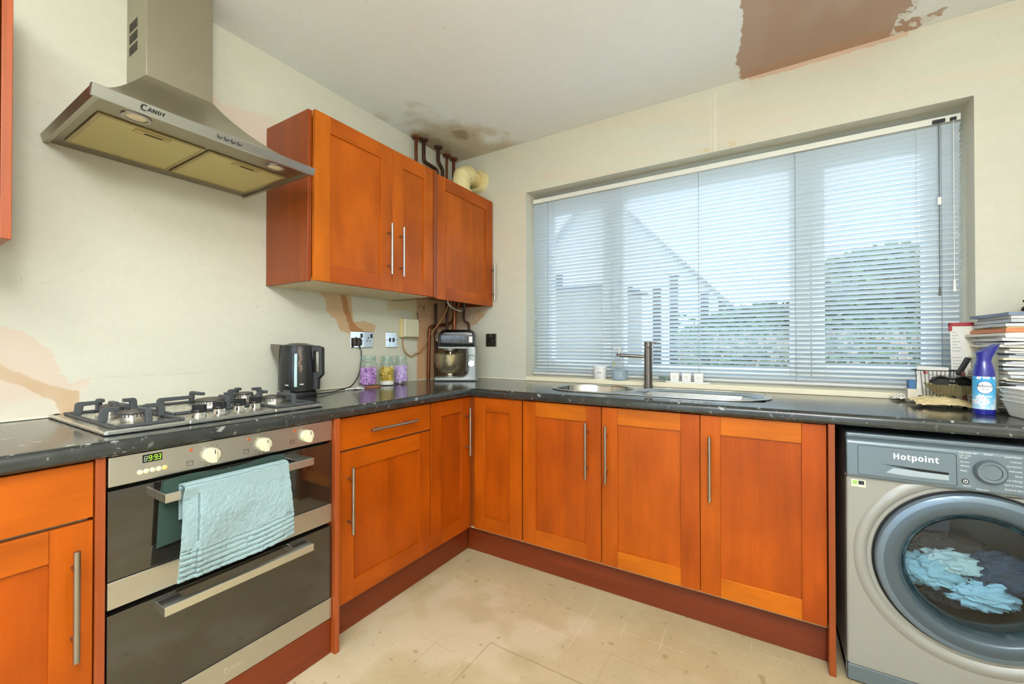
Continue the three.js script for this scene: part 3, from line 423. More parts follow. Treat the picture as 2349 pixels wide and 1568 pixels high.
// ------------------------------------------------------------------ oven
{ const zc = 1.754, hw = 0.312, t = thing('double_oven', 'built in stainless double oven with dark glass doors under the hob', 'oven', [0, 0.132, zc], Q), Y = y => y - 0.132;
  obj('casing', bx(-hw + 0.004, hw - 0.004, Y(0.135), Y(0.866), 0.03, 0.562), M.gapBlack, t);
  const cp = sub('control_panel', t); const pf = 0.592;
  obj('fascia', bx(-hw, hw, Y(0.794), Y(0.869), 0.562, pf, 0.003, 2), S.oven, cp);
  // knobs
  for (const [z, y, turn] of [[1.842, 0.8275, 0], [1.693, 0.8285, 0], [1.545, 0.8285, 0]]) { const k = sub('knob', cp, [zc - z, Y(y), pf]); obj('dial', [rod([0, 0, 0], [0, 0, 0.014], 0.0215, 0.0205, 32), bx(-0.0075, 0.0075, -0.0205, 0.0205, 0.012, 0.027, 0.003, 2)], M.creamPlastic, k); obj('pointer', bx(-0.001, 0.001, 0.006, 0.018, 0.0268, 0.0276, 0), M.ink, k); }
  const marks = []; [[1.842, 0.8275], [1.693, 0.8285], [1.545, 0.8285]].forEach(([z, y], n) => { for (let i = 0; i < 11; i++) { const a = -0.9 + i * 0.5; if (n === 2 && i > 6) continue; const g = bx(-0.0006, 0.0006, 0.027, n === 2 ? 0.03 : 0.0305, 0, 0.0005, 0); g.rotateZ(-a); g.translate(zc - z, Y(y), pf); marks.push(g); } const q = bx(-0.0065, 0.0065, -0.0055, 0.0055, 0, 0.0005, 0), x = zc - z - 0.052; const o = (a, b, c, d) => marks.push(bx(x + a, x + b, Y(y) - 0.012 + c, Y(y) - 0.012 + d, pf, pf + 0.0005, 0)); o(-0.0075, 0.0075, 0.006, 0.007); o(-0.0075, 0.0075, -0.007, -0.006); o(-0.0075, -0.0065, -0.007, 0.007); o(0.0065, 0.0075, -0.007, 0.007); o(-0.0075, 0.0075, 0.002, 0.0028); o(-0.012 - 0.0, -0.010, 0.024, 0.0248); });
  obj('printed_marks', marks, M.ink, cp);
  for (const z of [1.892, 1.738, 1.588]) obj('indicator_light', rod([zc - z, Y(0.852), pf - 0.001], [zc - z, Y(0.852), pf + 0.003], 0.0042, 0.0036, 16), mat(rgb(196, 84, 34), 0.25), cp);
  // clock: glowing segment digits in a dark window
  const dsp = sub('clock_display', cp, [zc - 1.978, Y(0.8505), pf]); obj('window_glass', bx(-0.021, 0.021, -0.0105, 0.0105, -0.001, 0.001, 0.0008), M.blackGloss, dsp);
  const seg = { 8: 'abcdefg', 9: 'abcdfg', 3: 'abcdg', 5: 'acdfg' }, gD = [], gB = [];
  const digit = (ch, x, out) => { const w = 0.0052, h = 0.0125, s = 0.0012, P = { a: [0, h / 2, w, s], d: [0, -h / 2, w, s], g: [0, 0, w, s], f: [-w / 2, h / 4, s, h / 2], b: [w / 2, h / 4, s, h / 2], e: [-w / 2, -h / 4, s, h / 2], c: [w / 2, -h / 4, s, h / 2] }; for (const k of seg[ch]) { const [a, b, c, d] = P[k]; out.push(cb(x + a + b * 0.12, b, 0.0013, c, d, 0.0006, 0)); } };
  digit('8', -0.0145, gD); digit('9', -0.0055, gB); digit('9', 0.0065, gB); digit('3', 0.0145, gB); gB.push(cb(0.0006, 0.003, 0.0013, 0.0016, 0.0016, 0.0006, 0), cb(0.0002, -0.003, 0.0013, 0.0016, 0.0016, 0.0006, 0));
  obj('dim_digit', gD, mat(rgb(150, 160, 140), 0.5, 0, { emissive: rgb(150, 170, 140), emissiveIntensity: 0.4 }), dsp); obj('lit_digits', gB, mat(rgb(120, 200, 40), 0.5, 0, { emissive: rgb(190, 255, 60), emissiveIntensity: 0.9 }), dsp);
  for (let k = 0; k < 5; k++) obj('button', lathe([[0.0062, 0], [0.0062, 0.003], [0.004, 0.0052], [0.0005, 0.006]], 20).rotateX(Math.PI / 2).translate(zc - 2.004 + k * 0.013, Y(0.818), pf), k === 4 ? mat(rgb(214, 190, 120), 0.35) : M.creamPlastic, cp);
  // doors
  const dark = pmat(rgb(34, 30, 24), 0.06, 0, { specularIntensity: 1, clearcoat: 1, clearcoatRoughness: 0.03, ior: 1.75 });
  const U = sub('upper_door', t), L = sub('lower_door', t);
  obj('glass', bx(-hw, hw, Y(0.56), Y(0.784), 0.565, 0.59, 0.002), dark, U); obj('trim_strip', bx(-hw, hw, Y(0.491), Y(0.559), 0.565, 0.592, 0.002), S.oven, U);
  obj('glass', bx(-hw, hw, Y(0.211), Y(0.476), 0.565, 0.59, 0.002), dark, L); obj('trim_strip', bx(-hw, hw, Y(0.135), Y(0.21), 0.565, 0.592, 0.002), S.oven, L);
  const hs2 = s => { const o = new THREE.Shape(); o.moveTo(-0.208, 0); o.lineTo(-0.208, 0.062); o.lineTo(0.208, 0.062); o.lineTo(0.208, 0); o.lineTo(0.158, 0); o.lineTo(0.158, 0.044); o.lineTo(-0.158, 0.044); o.lineTo(-0.158, 0); o.closePath(); return o; };
  for (const [p, y] of [[U, 0.737], [L, 0.444]]) { const g = ext(hs2(), 0.024, 0.0015, 1); g.rotateX(Math.PI / 2); g.scale(1, -1, 1); const gg = ext(hs2(), 0.024, 0.0015, 1); gg.rotateX(Math.PI / 2); gg.translate(0, 0.024, 0); obj('handle', gg, mat(rgb(222, 222, 218), 0.26, 1), p).position.set(-0.0085, Y(y), 0.5895); }
  const lt = join([text('C', 0.016, FR), mv(text('ANDY', 0.0105, FR, 0.0006, 'l'), 0.011, 0, 0)]); obj('lettering', lt, mat(rgb(228, 220, 204), 0.3, 0.9), L).position.set(-0.045, Y(0.172), 0.592);
}

// ------------------------------------------------------------------ gas hob
{ const t = thing('gas_hob', 'stainless steel gas hob with cast iron pan supports set in the worktop', 'hob', [0.275, 0.9135, 1.75]);
  const L = (x, z) => [x - 0.275, z - 1.75];
  obj('base_plate', bx(-0.265, 0.258, 0, 0.011, -0.31, 0.308, 0.004, 2), S.hob, t);
  // raised front rims in three lengths with notches between
  for (const [a, b] of [[1.878, 2.054], [1.627, 1.872], [1.444, 1.621]]) obj('front_rim', bx(0.247, 0.2605, 0.0005, 0.013, a - 1.75, b - 1.75, 0.003, 2), S.lip, t);
  const burner = (x, z, r) => { const [a, b] = L(x, z), B = sub('burner', t, [a, 0.011, b]); obj('dish', lathe([[r * 1.55, 0], [r * 1.15, 0.006], [r * 0.9, 0.007]], 32), S.hob, B); obj('crown', lathe([[r * 0.9, 0.004], [r, 0.008], [r, 0.02], [r * 0.92, 0.022], [0.0005, 0.022]], 40), mat(rgb(205, 202, 196), 0.35, 0.9), B); const sl = []; const n = Math.round(r * 700); for (let i = 0; i < n; i++) { const g = bx(r - 0.001, r + 0.0006, 0.012, 0.021, -0.0009, 0.0009, 0); g.rotateY(i / n * 6.2832); sl.push(g); } obj('flame_ports', sl, M.gapBlack, B); obj('cap', lathe([[r * 0.98, 0.022], [r * 1.02, 0.024], [r * 0.98, 0.028], [r * 0.7, 0.0305], [0.0005, 0.031]], 36), mat(rgb(74, 68, 62), 0.5), B); obj('igniter', rod([r * 1.2, 0, r * 0.4], [r * 1.2, 0.018, r * 0.4], 0.0025), M.white, B); };
  burner(0.375, 1.955, 0.032); burner(0.15, 1.945, 0.026); burner(0.24, 1.69, 0.05); burner(0.35, 1.53, 0.036); burner(0.14, 1.53, 0.03);
  // pan supports: flat frame on the plate with raised fingers
  const bar = (p, r = 0.0045) => { const c = tube(p, r, p.length * 5, 6, false, 0.1); return c; };
  const support = (x0, x1, z0, z1, fingers) => { const P = sub('pan_support', t); const [a, c] = L(x0, z0), [b, d] = L(x1, z1), y = 0.015; obj('frame', [bx(a, b, y - 0.004, y + 0.004, c, c + 0.012, 0.003), bx(a, b, y - 0.004, y + 0.004, d - 0.012, d, 0.003), bx(a, a + 0.012, y - 0.004, y + 0.004, c + 0.012, d - 0.012, 0.003), bx(b - 0.012, b, y - 0.004, y + 0.004, c + 0.012, d - 0.012, 0.003)], M.iron, P);
    for (const [fx, fz, tx, tz] of fingers) { const [p, q] = L(fx, fz), [m, n] = L(tx, tz), dx = m - p, dz = n - q, l = Math.hypot(dx, dz), s = new THREE.Shape(); s.moveTo(0, 0); s.lineTo(0.017, 0); s.lineTo(0.021, 0.028); s.lineTo(l, 0.03); s.lineTo(l, 0.041); s.lineTo(0.012, 0.041); s.quadraticCurveTo(0.004, 0.041, 0.002, 0.03); s.closePath(); const g = ext(s, 0.0145, 0.0025, 1); g.translate(0, 0, -0.00725); g.rotateY(-Math.atan2(dz, dx)); g.translate(p, y, q); obj('finger', g, M.iron, P); } };
  support(0.06, 0.505, 1.872, 2.035, [[0.5, 1.955, 0.43, 1.955], [0.375, 2.03, 0.375, 1.985], [0.375, 1.877, 0.375, 1.925], [0.26, 1.955, 0.335, 1.955], [0.15, 2.03, 0.15, 1.975], [0.15, 1.877, 0.15, 1.915], [0.065, 1.955, 0.11, 1.955], [0.25, 1.955, 0.19, 1.955]]);
  support(0.06, 0.37, 1.612, 1.86, [[0.365, 1.69, 0.30, 1.69], [0.065, 1.69, 0.17, 1.69], [0.24, 1.855, 0.24, 1.75], [0.24, 1.617, 0.24, 1.65]]);
  support(0.06, 0.505, 1.455, 1.6, [[0.5, 1.53, 0.39, 1.53], [0.35, 1.46, 0.35, 1.49], [0.35, 1.595, 0.35, 1.57], [0.245, 1.53, 0.305, 1.53], [0.065, 1.53, 0.105, 1.53], [0.14, 1.46, 0.14, 1.5], [0.14, 1.595, 0.14, 1.56]]);
  for (const [x, z] of [[0.475, 1.825], [0.445, 1.755], [0.425, 1.685], [0.41, 1.625]]) { const [a, b] = L(x, z), k = sub('knob', t, [a, 0.011, b]); obj('skirt', lathe([[0.0005, 0], [0.02, 0], [0.018, 0.004], [0.0155, 0.016], [0.0005, 0.016]], 28), S.chrome, k); obj('grip', [lathe([[0.0005, 0.016], [0.02, 0.016], [0.021, 0.02], [0.019, 0.024], [0.0005, 0.025]], 28), bx(-0.019, 0.019, 0.02, 0.039, -0.0075, 0.0075, 0.002).rotateY(0.5)], M.black, k); }
  for (const [x, z] of [[0.035, 2.043], [0.035, 1.457]]) { const [a, b] = L(x, z); obj('screw_cap', lathe([[0.0005, 0.014], [0.006, 0.0135], [0.009, 0.011]], 16, a, 0, b), M.black, t); }
}

// ------------------------------------------------------------------ sink and tap
{ const t = thing('inset_sink', 'stainless steel inset sink with rounded bowl and drainer under the window', 'sink', [1.475, 0.9135, 0.275]);
  // outline in plan (x, -z)
  const out = rrect(-0.52, -0.2, 0.52, 0.2, 0.198), bowl = rrect(-0.5, -0.178, -0.09, 0.178, 0.175, THREE.Path), dr = rrect(-0.065, -0.175, 0.49, 0.17, 0.15, THREE.Path);
  out.holes.push(bowl, dr); const rim = ext(out, 0.005, 0.0018, 2, 20); rim.rotateX(-Math.PI / 2); obj('rim', rim, S.sink, t);
  const ringPts = (x0, y0, x1, y1, r, n) => rrect(x0, y0, x1, y1, r).getSpacedPoints(n);
  const loft = (levels, n = 72) => { const rows = levels.map(l => ringPts(...l.slice(0, 5), n)); return grid(n, levels.length - 1, (u, v) => { const j = Math.round(v * (levels.length - 1)), i = Math.round(u * n), p = rows[j][i]; return [p.x, levels[j][5], -p.y]; }); };
  obj('bowl', loft([[-0.501, -0.179, -0.089, 0.179, 0.1755, 0.004], [-0.496, -0.174, -0.094, 0.174, 0.17, -0.004], [-0.485, -0.163, -0.105, 0.163, 0.16, -0.1], [-0.47, -0.15, -0.12, 0.15, 0.14, -0.135], [-0.36, -0.05, -0.23, 0.05, 0.045, -0.145], [-0.297, -0.002, -0.293, 0.002, 0.001, -0.147]]), S.sink, t);
  obj('drainer', [loft([[-0.066, -0.176, 0.491, 0.171, 0.151, 0.004], [-0.06, -0.17, 0.485, 0.165, 0.145, -0.003], [-0.04, -0.15, 0.46, 0.145, 0.125, -0.009], [0.2, -0.002, 0.204, 0.002, 0.001, -0.010]]), ...[-0.09, -0.06, -0.03, 0, 0.03, 0.06, 0.09].map(z => rod([-0.02, -0.009, z], [0.4, -0.009, z], 0.003, 0.003, 8))], S.sink, t);
  obj('waste', lathe([[0.0005, -0.143], [0.03, -0.143], [0.034, -0.1455]], 24, -0.295, 0, 0), S.chrome, t); }
{ const t = thing('mixer_tap', 'dark brushed column tap with a straight spout behind the sink', 'tap', [1.412, 0.9195, 0.052]); const tm = mat(rgb(120, 112, 106), 0.3, 0.95);
  obj('body', lathe([[0.0005, 0], [0.0245, 0], [0.0245, 0.006], [0.0215, 0.009], [0.0215, 0.212], [0.0195, 0.214], [0.0195, 0.217], [0.0215, 0.219], [0.0215, 0.244], [0.02, 0.246], [0.0005, 0.246]], 32), tm, t);
  obj('spout', [rod([-0.018, 0.164, 0.0], [-0.16, 0.171, 0.03], 0.0095, 0.0095, 20), rod([-0.157, 0.164, 0.03], [-0.157, 0.181, 0.03], 0.0125, 0.0125, 20)], tm, t);
  obj('lever', bx(-0.002, 0.044, 0.2405, 0.2455, -0.005, 0.005, 0.002), tm, t); }

// ------------------------------------------------------------------ venetian blind
{ const bz = -0.095, t = thing('venetian_blind', 'white slatted venetian blind covering the whole kitchen window', 'blind', [1.646, 0.952, bz]);
  const x0 = 0.612 - 1.646, x1 = 2.682 - 1.646, Y = y => y - 0.952, bw = pmat(rgb(230, 240, 246), 0.4, 0, { transmission: 0.3, thickness: 0 });
  obj('head_rail', [bx(x0, x1, Y(2.107), Y(2.135), -0.014, 0.014, 0.002)], mat(rgb(226, 226, 216), 0.4), t);
  obj('bottom_rail', bx(x0, x1, 0.0, 0.014, -0.013, 0.013, 0.005, 2), mat(rgb(206, 208, 208), 0.4), t);
  // slat: shallow arc, room-side edge raised
  const n = 6, w = 0.0255, th = 0.0007, camber = 0.0022, a = 0.60, P = [];
  for (let i = 0; i <= n; i++) { const s = i / n - 0.5; P.push([s * w, camber * (1 - 4 * s * s)]); }
  const sh = new THREE.Shape(); P.forEach((p, i) => i ? sh.lineTo(p[0], p[1]) : sh.moveTo(p[0], p[1])); for (let i = n; i >= 0; i--) sh.lineTo(P[i][0], P[i][1] - th); sh.closePath();
  const sg = ext(sh, x1 - x0, 0); sg.translate(0, 0, -(x1 - x0) / 2); sg.rotateY(-Math.PI / 2); const SG = clean(toCreasedNormals(sg, 0.5));   // now across z, along x
  const N = 50, ya = 0.036, yb = Y(2.092);
  for (let i = 0; i < N; i++) { const s = obj('slat', SG, bw, t); s.position.set((x0 + x1) / 2 + R(-0.0015, 0.0015), mix(ya, yb, i / (N - 1)), 0); s.rotation.x = -(a + R(-0.025, 0.025)); s.rotation.z = R(-0.0006, 0.0006); }
  for (let k = 0; k < 3; k++) { const s = obj('slat', SG, bw, t); s.position.set((x0 + x1) / 2, 0.0165 + k * 0.0036, 0); s.rotation.x = -0.05; }
  const cord = mat(rgb(196, 198, 190), 0.7), cordD = mat(rgb(96, 100, 98), 0.6);
  for (const x of [0.766, 1.217, 1.653, 2.096, 2.542]) { const c = x - 1.646, L = sub('ladder_cord', t, [c, 0, 0]); obj('front_string', rod([0, 0.012, 0.0122], [0, Y(2.108), 0.0122], 0.0008, 0.0008, 6), x === 2.096 || x === 1.653 ? cordD : cord, L); obj('rear_string', rod([0, 0.012, -0.0122], [0, Y(2.108), -0.0122], 0.0008, 0.0008, 6), cord, L); }
  for (const x of [0.725, 2.62]) obj('lift_cord', rod([x - 1.646, 0.02, 0.0134], [x - 1.646, Y(2.108), 0.0134], 0.0007, 0.0007, 6), cordD, t);
  const w1 = sub('tilt_control', t, [2.612 - 1.646, 0, 0.02]); obj('cord_guide', bx(-0.02, 0.02, Y(2.107), Y(2.122), -0.006, 0.004, 0.002), M.black, w1); obj('pull_cord', rod([0, Y(1.37), 0], [0, Y(2.108), 0], 0.0018, 0.0018, 8), cordD, w1); obj('connector', bx(-0.006, 0.006, Y(1.752), Y(1.785), -0.005, 0.005, 0.002), M.white, w1); obj('end_weight', rod([0, Y(1.36), 0], [0, Y(1.40), 0], 0.005, 0.003, 12), cordD, w1);
  const w2 = sub('pull_cord', t, [2.657 - 1.646, 0, 0.02]); obj('cord_guide', bx(-0.01, 0.01, Y(2.107), Y(2.12), -0.006, 0.004, 0.002), M.black, w2); obj('string', rod([0, Y(1.42), 0], [0, Y(2.108), 0], 0.0013, 0.0013, 8), M.white, w2); obj('tassel', rod([0, Y(1.375), 0], [0, Y(1.425), 0], 0.0065, 0.004, 12), M.white, w2); }

// ------------------------------------------------------------------ towels on the oven handle
const terry = paint(256, 256, 0.03, 0.03, (u, v) => { const k = 60 + 190 * fbm(u * 900, v * 900, 3); return [k, k, k]; }, false);
{ // pale aqua towel in front
  const nz = (u, v) => 0.005 * (fbm(u * 5, v * 5, 3) - 0.5) + 0.0035 * (fbm(u * 40, v * 50, 2) - 0.5);
  const g = sheet(110, 150, (u, v) => { // u across (left -> right in view = high z -> low z), v from the back hem over the bar to the front hem
    const zl = mix(1.935, 1.918, 0), z = mix(1.932, 1.652, u); const fall = mix(0.238, 0.222, u) + 0.012 * Math.sin(u * 3.0);
    const s = v * (0.09 + 0.035 + fall); let x, y; const top = 0.7675;
    if (s < 0.09) { x = 0.6285; y = top - 0.09 + s; } else if (s < 0.125) { const q = (s - 0.09) / 0.035 * Math.PI; x = 0.6455 - 0.017 * Math.cos(q); y = top + 0.006 * Math.sin(q); } else { const d = s - 0.125; y = top - d; x = 0.6625 + 0.006 * sst(0, 0.1, d) + 0.008 * Math.sin(u * 7 + d * 9) * sst(0.03, 0.2, d); }
    const d2 = s - 0.125; if (d2 > 0.03) { x += 0.9 * nz(u * 1.2, d2 * 3.5) + 0.004 * sst(0.03, 0.1, d2); if (fall - d2 < 0.075 && fall - d2 > 0.004) x += 0.0012 * Math.sign(Math.sin((fall - d2) * 6.283 / 0.0145)); }
    // the left margin is folded back on itself
    if (u < 0.14) x -= 0.006 * sst(0.14, 0.12, u) * sst(0.0, 0.03, Math.max(0, d2));
    const flare = d2 > 0 ? 0.022 * d2 / 0.25 * (u < 0.5 ? 1 : -0.6) : 0;
    return [x, y, z + flare * Math.abs(1 - 2 * u)];
  }, 0.0035);
  g.translate(-0.65, -0.5, -1.78); const o = obj('hand_towel', uvBox(clean(g)), mat(rgb(148, 172, 175), 0.95, 0, { bumpMap: terry, bumpScale: 0.0016 })); o.position.set(0.65, 0.5, 1.78); tag(o, 'pale aqua terry towel hanging over the upper oven handle', 'towel'); }
{ const g = sheet(40, 40, (u, v) => { const z = mix(1.966, 1.64, u), s = v * 0.24; let x, y; if (s < 0.04) { x = 0.6255 - 0.004; y = 0.742 + s; x = 0.624; } else { const q = (s - 0.04); x = q < 0.03 ? 0.624 - 0.012 * Math.sin(q / 0.03 * 1.57) : 0.612 - 0.008 * sst(0.03, 0.1, q); y = q < 0.03 ? 0.782 + 0.006 * Math.sin(q / 0.03 * 3.14) : 0.782 - (q - 0.03); }
    return [x + 0.002 * Math.sin(u * 20), y - 0.012 * u * 0 + 0.004 * Math.sin(u * 9), z + 0.01 * (v - 0.3) * (u < 0.5 ? 1 : -1)]; }, 0.003);
  g.translate(-0.62, -0.6, -1.8); const o = obj('tea_towel', uvBox(clean(g)), mat(rgb(40, 62, 54), 0.95, 0, { bumpMap: terry, bumpScale: 0.001 })); o.position.set(0.62, 0.6, 1.8); tag(o, 'dark green towel tucked behind the upper oven handle', 'towel'); }

// ------------------------------------------------------------------ kettle
const IMG = 0.55;   // yaw of things standing square to the room diagonal
{ const t = thing('kettle', 'black jug kettle with a clear water gauge beside the hob', 'kettle', [0.135, 0.9135, 1.295], IMG);
  const dk = pmat(rgb(30, 30, 31), 0.26), body = (th, v, k = 0) => { const y = mix(0.028, 0.232, v), r0 = mix(0.079, 0.069, v) + 0.004 * Math.sin(v * 3.1), sp = Math.exp(-Math.pow(Math.atan2(Math.sin(th - Math.PI), Math.cos(th - Math.PI)) / 0.42, 2)), fl = 0.004 + 0.05 * Math.pow(sst(0.3, 1, v), 1.5), r = r0 + sp * fl + k; return [r * Math.cos(th), y + sp * fl * 0.12 * v, 0.92 * r * Math.sin(th)]; };
  obj('base', lathe([[0.0005, 0], [0.078, 0], [0.08, 0.004], [0.078, 0.02], [0.07, 0.026], [0.0005, 0.026]], 40), M.black, t);
  obj('jug', [grid(72, 24, (u, v) => body(-u * 2 * Math.PI, v), true), grid(72, 1, (u, v) => { const p = body(-u * 2 * Math.PI, 0); return [p[0] * v, p[1], p[2] * v]; })], dk, t);
  obj('spout', sheet(16, 24, (u, v) => body(Math.PI - 0.62 * mix(0.6, 1, v) * (1 - 2 * u) * -1, v, 0.0025), 0.003), pmat(rgb(104, 98, 84), 0.4), t);
  obj('lid', lathe([[0.0005, 0.0105], [0.035, 0.009], [0.05, 0.004], [0.068, 0.0], [0.068, -0.004]], 36, 0, 0.233, 0), dk, t);
  const hsh = poly([[0.055, 0.232], [0.088, 0.232], [0.112, 0.224], [0.114, 0.215], [0.115, 0.098], [0.096, 0.078], [0.094, 0.03], [0.06, 0.03]]); hsh.holes.push(rrect(0.075, 0.108, 0.1, 0.205, 0.008, THREE.Path)); const hg = ext(hsh, 0.034, 0.004, 2); hg.translate(0, 0, -0.017); obj('handle', hg, mat(rgb(46, 47, 46), 0.42), t);
  const strip = (a0, a1, v0, v1, k, m, n) => obj(n, sheet(4, 12, (u, v) => body(mix(a0, a1, u), mix(v0, v1, v), k), 0.002), m, t);
  strip(-1.5 + Math.PI, -1.62 + Math.PI, 0.08, 0.84, 0.0024, M.black, 'gauge_frame').visible = true;
  strip(1.34, 1.20, 0.1, 0.82, 0.0034, pmat(rgb(176, 206, 210), 0.2), 'water_gauge');
  const leaf = []; for (let i = 0; i < 7; i++) { const v0 = 0.92 - i * 0.07; leaf.push(tube([0, 1, 2, 3].map(k => body(1.12 - 0.05 * k + 0.06 * Math.sin(i * 1.7 + k), v0 - 0.028 * k, 0.0012)), 0.0009, 10, 5)); leaf.push(tube([0, 1, 2].map(k => body(0.98 + 0.04 * k - 0.05 * Math.cos(i * 2.3), v0 - 0.03 * k, 0.0012)), 0.0008, 8, 5)); } obj('leaf_pattern', leaf, mat(rgb(196, 158, 132), 0.5), t);
  obj('maker_mark', [grid(6, 1, (u, v) => body(mix(1.86, 1.62, u), mix(0.125, 0.15, v), 0.0008)), grid(6, 1, (u, v) => body(mix(1.06, 0.86, u), mix(0.14, 0.165, v), 0.0008))], mat(rgb(200, 200, 196), 0.5), t);
}
{ const o = obj('flex', tube([[0.205, 0.921, 1.262], [0.17, 0.918, 1.16], [0.11, 0.918, 1.06], [0.075, 0.93, 0.96], [0.062, 0.98, 0.905], [0.056, 1.06, 0.883], [0.052, 1.12, 0.879]].map(p => [p[0] - 0.1, p[1] - 0.92, p[2] - 1.1]), 0.0032, 60, 8), M.black); o.position.set(0.1, 0.92, 1.1); tag(o, 'thin black flex running from the kettle up to the wall plug', 'cord'); }
{ const t = thing('wall_plug', 'black plug pushed into the double wall socket', 'plug', [0.0085, 1.162, 0.879], Q); obj('body', [bx(-0.024, 0.024, -0.02, 0.026, 0, 0.02, 0.008, 2), bx(-0.015, 0.015, -0.018, 0.02, 0.018, 0.038, 0.008, 2)], mat(rgb(44, 34, 30), 0.4), t); obj('cord_grip', rod([0, -0.018, 0.026], [0, -0.04, 0.036], 0.006, 0.004, 12), M.black, t); }

// ------------------------------------------------------------------ sockets and switches
function faceplate(name, label, cat, pos, turn, w, h, build) { const t = thing(name, label, cat, pos, turn); obj('plate', bx(-w / 2, w / 2, -h / 2, h / 2, 0, 0.008, 0.004, 3), S.chrome, t); build(t); return t; }
const holes = (t, x) => obj('socket_hole', [bx(x - 0.003, x + 0.003, 0.006, 0.016, 0.0078, 0.0086, 0), bx(x - 0.0145, x - 0.0065, -0.009, -0.004, 0.0078, 0.0086, 0), bx(x + 0.0065, x + 0.0145, -0.009, -0.004, 0.0078, 0.0086, 0)], M.gapBlack, t);
const rocker = (t, x, y, m) => { const s = sub('switch', t, [x, y, 0.008]); obj('surround', bx(-0.008, 0.008, -0.0125, 0.0125, -0.001, 0.001, 0.001), M.iron, s); obj('rocker', bx(-0.006, 0.006, -0.01, 0.01, 0, 0.004, 0.002).rotateX(0.15), m, s); };
faceplate('double_socket', 'chrome double wall socket with the kettle plug in it', 'socket', [0, 1.178, 0.836], Q, 0.158, 0.094, t => { holes(t, -0.043); holes(t, 0.043); rocker(t, -0.006, 0.022, M.iron); rocker(t, 0.064, 0.022, M.iron); });
faceplate('wall_switch', 'chrome single switch plate beside the double socket', 'switch', [0, 1.179, 0.616], Q, 0.096, 0.094, t => { rocker(t, 0.012, 0, M.black); rocker(t, -0.016, 0, M.iron); obj('screw', [rod([-0.04, 0, 0.0075], [-0.04, 0, 0.009], 0.003), rod([0.04, 0, 0.0075], [0.04, 0, 0.009], 0.003)], M.iron, t); });
{ const t = faceplate('fused_switch', 'dark chrome fused switch on the window wall above the worktop', 'switch', [0.327, 1.182, 0], 0, 0.09, 0.09, t => { obj('fuse_holder', bx(-0.016, 0.012, -0.016, 0.01, 0.007, 0.014, 0.003), M.black, t); rocker(t, 0.0, 0.03, M.iron); obj('screw', [rod([-0.037, 0, 0.0075], [-0.037, 0, 0.009], 0.003), rod([0.037, 0, 0.0075], [0.037, 0, 0.009], 0.003)], M.iron, t); }); t.children[0].material = mat(rgb(140, 126, 112), 0.22, 0.9); }
{ const t = thing('control_box', 'cream plastic heating control box on the wall near the mixer', 'control box', [0, 1.195, 0.486], Q); obj('case', bx(-0.066, 0.066, 0, 0.122, 0.0005, 0.026, 0.005, 2), mat(rgb(224, 206, 150), 0.4), t); obj('front_cover', bx(-0.062, 0.066, 0.003, 0.12, 0.026, 0.048, 0.008, 3), M.creamPlastic, t); obj('indicator', rod([0.035, 0.026, 0.048], [0.035, 0.026, 0.0485], 0.003), mat(rgb(150, 160, 150), 0.3), t); }
{ const o = obj('control_cable', tube([[0.014, 1.2, 0.535], [0.016, 1.12, 0.525], [0.018, 1.075, 0.465], [0.02, 1.09, 0.43], [0.02, 1.10, 0.39], [0.024, 1.16, 0.34], [0.058, 1.25, 0.29], [0.09, 1.36, 0.22], [0.12, 1.46, 0.2]].map(p => [p[0], p[1] - 1.07, p[2] - 0.46]), 0.004, 80, 8), mat(rgb(176, 130, 74), 0.5)); o.position.set(0, 1.07, 0.46); tag(o, 'tan cable looping from the control box up to the boiler', 'cable'); }

// ------------------------------------------------------------------ jars
function jar(label, x, z, r, h, cols, fill, extra, lift) {
  const t = thing('glass_jar', label, 'jar', [x, 0.9135 + (lift || 0), z], 0, 'glass jars along the wall');
  obj('glass', lathe([[0.0005, 0.0], [r * 0.92, 0], [r, 0.006], [r, h * 0.66]], 36), M.glass, t); obj('neck', lathe([[r, h * 0.66], [r, h * 0.69], [r * 0.95, h * 0.75], [r * 0.8, h * 0.82], [r * 0.78, h * 0.86], [r * 0.86, h * 0.88], [r * 0.86, h * 0.9], [r * 0.8, h * 0.92], [r * 0.82, h * 0.985], [r * 0.86, h * 0.99], [r * 0.84, h], [r * 0.78, h * 0.99], [r * 0.76, h * 0.9], [r * 0.76, h * 0.84]], 36), M.jar, t);
  const parts = cols.map(() => []), q = mulberry(Math.round(z * 1000));
  const n = 330; for (let i = 0; i < n; i++) { const a = q() * 6.283, rr = (r - 0.011) * Math.sqrt(mix(0.35, 1, q())), y = 0.012 + (fill - 0.02) * (i / n), s = 0.0075 + 0.0045 * q(); const g = new THREE.IcosahedronGeometry(s, 1); g.scale(1, 0.6 + 0.3 * q(), 0.8); g.rotateX(q() * 3); g.rotateZ(q() * 3); g.translate(rr * Math.cos(a), y, rr * Math.sin(a)); parts[Math.floor(q() * cols.length)].push(clean(g)); }
  parts.forEach((p, i) => { const o = obj('contents', p, mat(cols[i], 0.7), t); o.userData.kind = 'stuff'; });
  if (extra) extra(t, r); return t;
}
jar('widest glass jar filled with purple potpourri, nearest the kettle', 0.075, 0.85, 0.05, 0.168, [rgb(182, 140, 200), rgb(168, 122, 186), rgb(196, 160, 214)], 0.105, null, 0.0068);
jar('middle glass jar with golden filling over white sand', 0.07, 0.712, 0.043, 0.170, [rgb(190, 164, 56), rgb(206, 184, 96), rgb(164, 140, 40)], 0.11, (t, r) => obj('sand_layer', lathe([[0.0005, 0.004], [r - 0.003, 0.004], [r - 0.003, 0.026], [0.0005, 0.028]], 30), mat(rgb(232, 230, 220), 0.9), t));
jar('glass jar filled with pale lilac petals, nearest the mixer', 0.072, 0.602, 0.041, 0.170, [rgb(196, 172, 220), rgb(186, 158, 212), rgb(208, 190, 228)], 0.112);
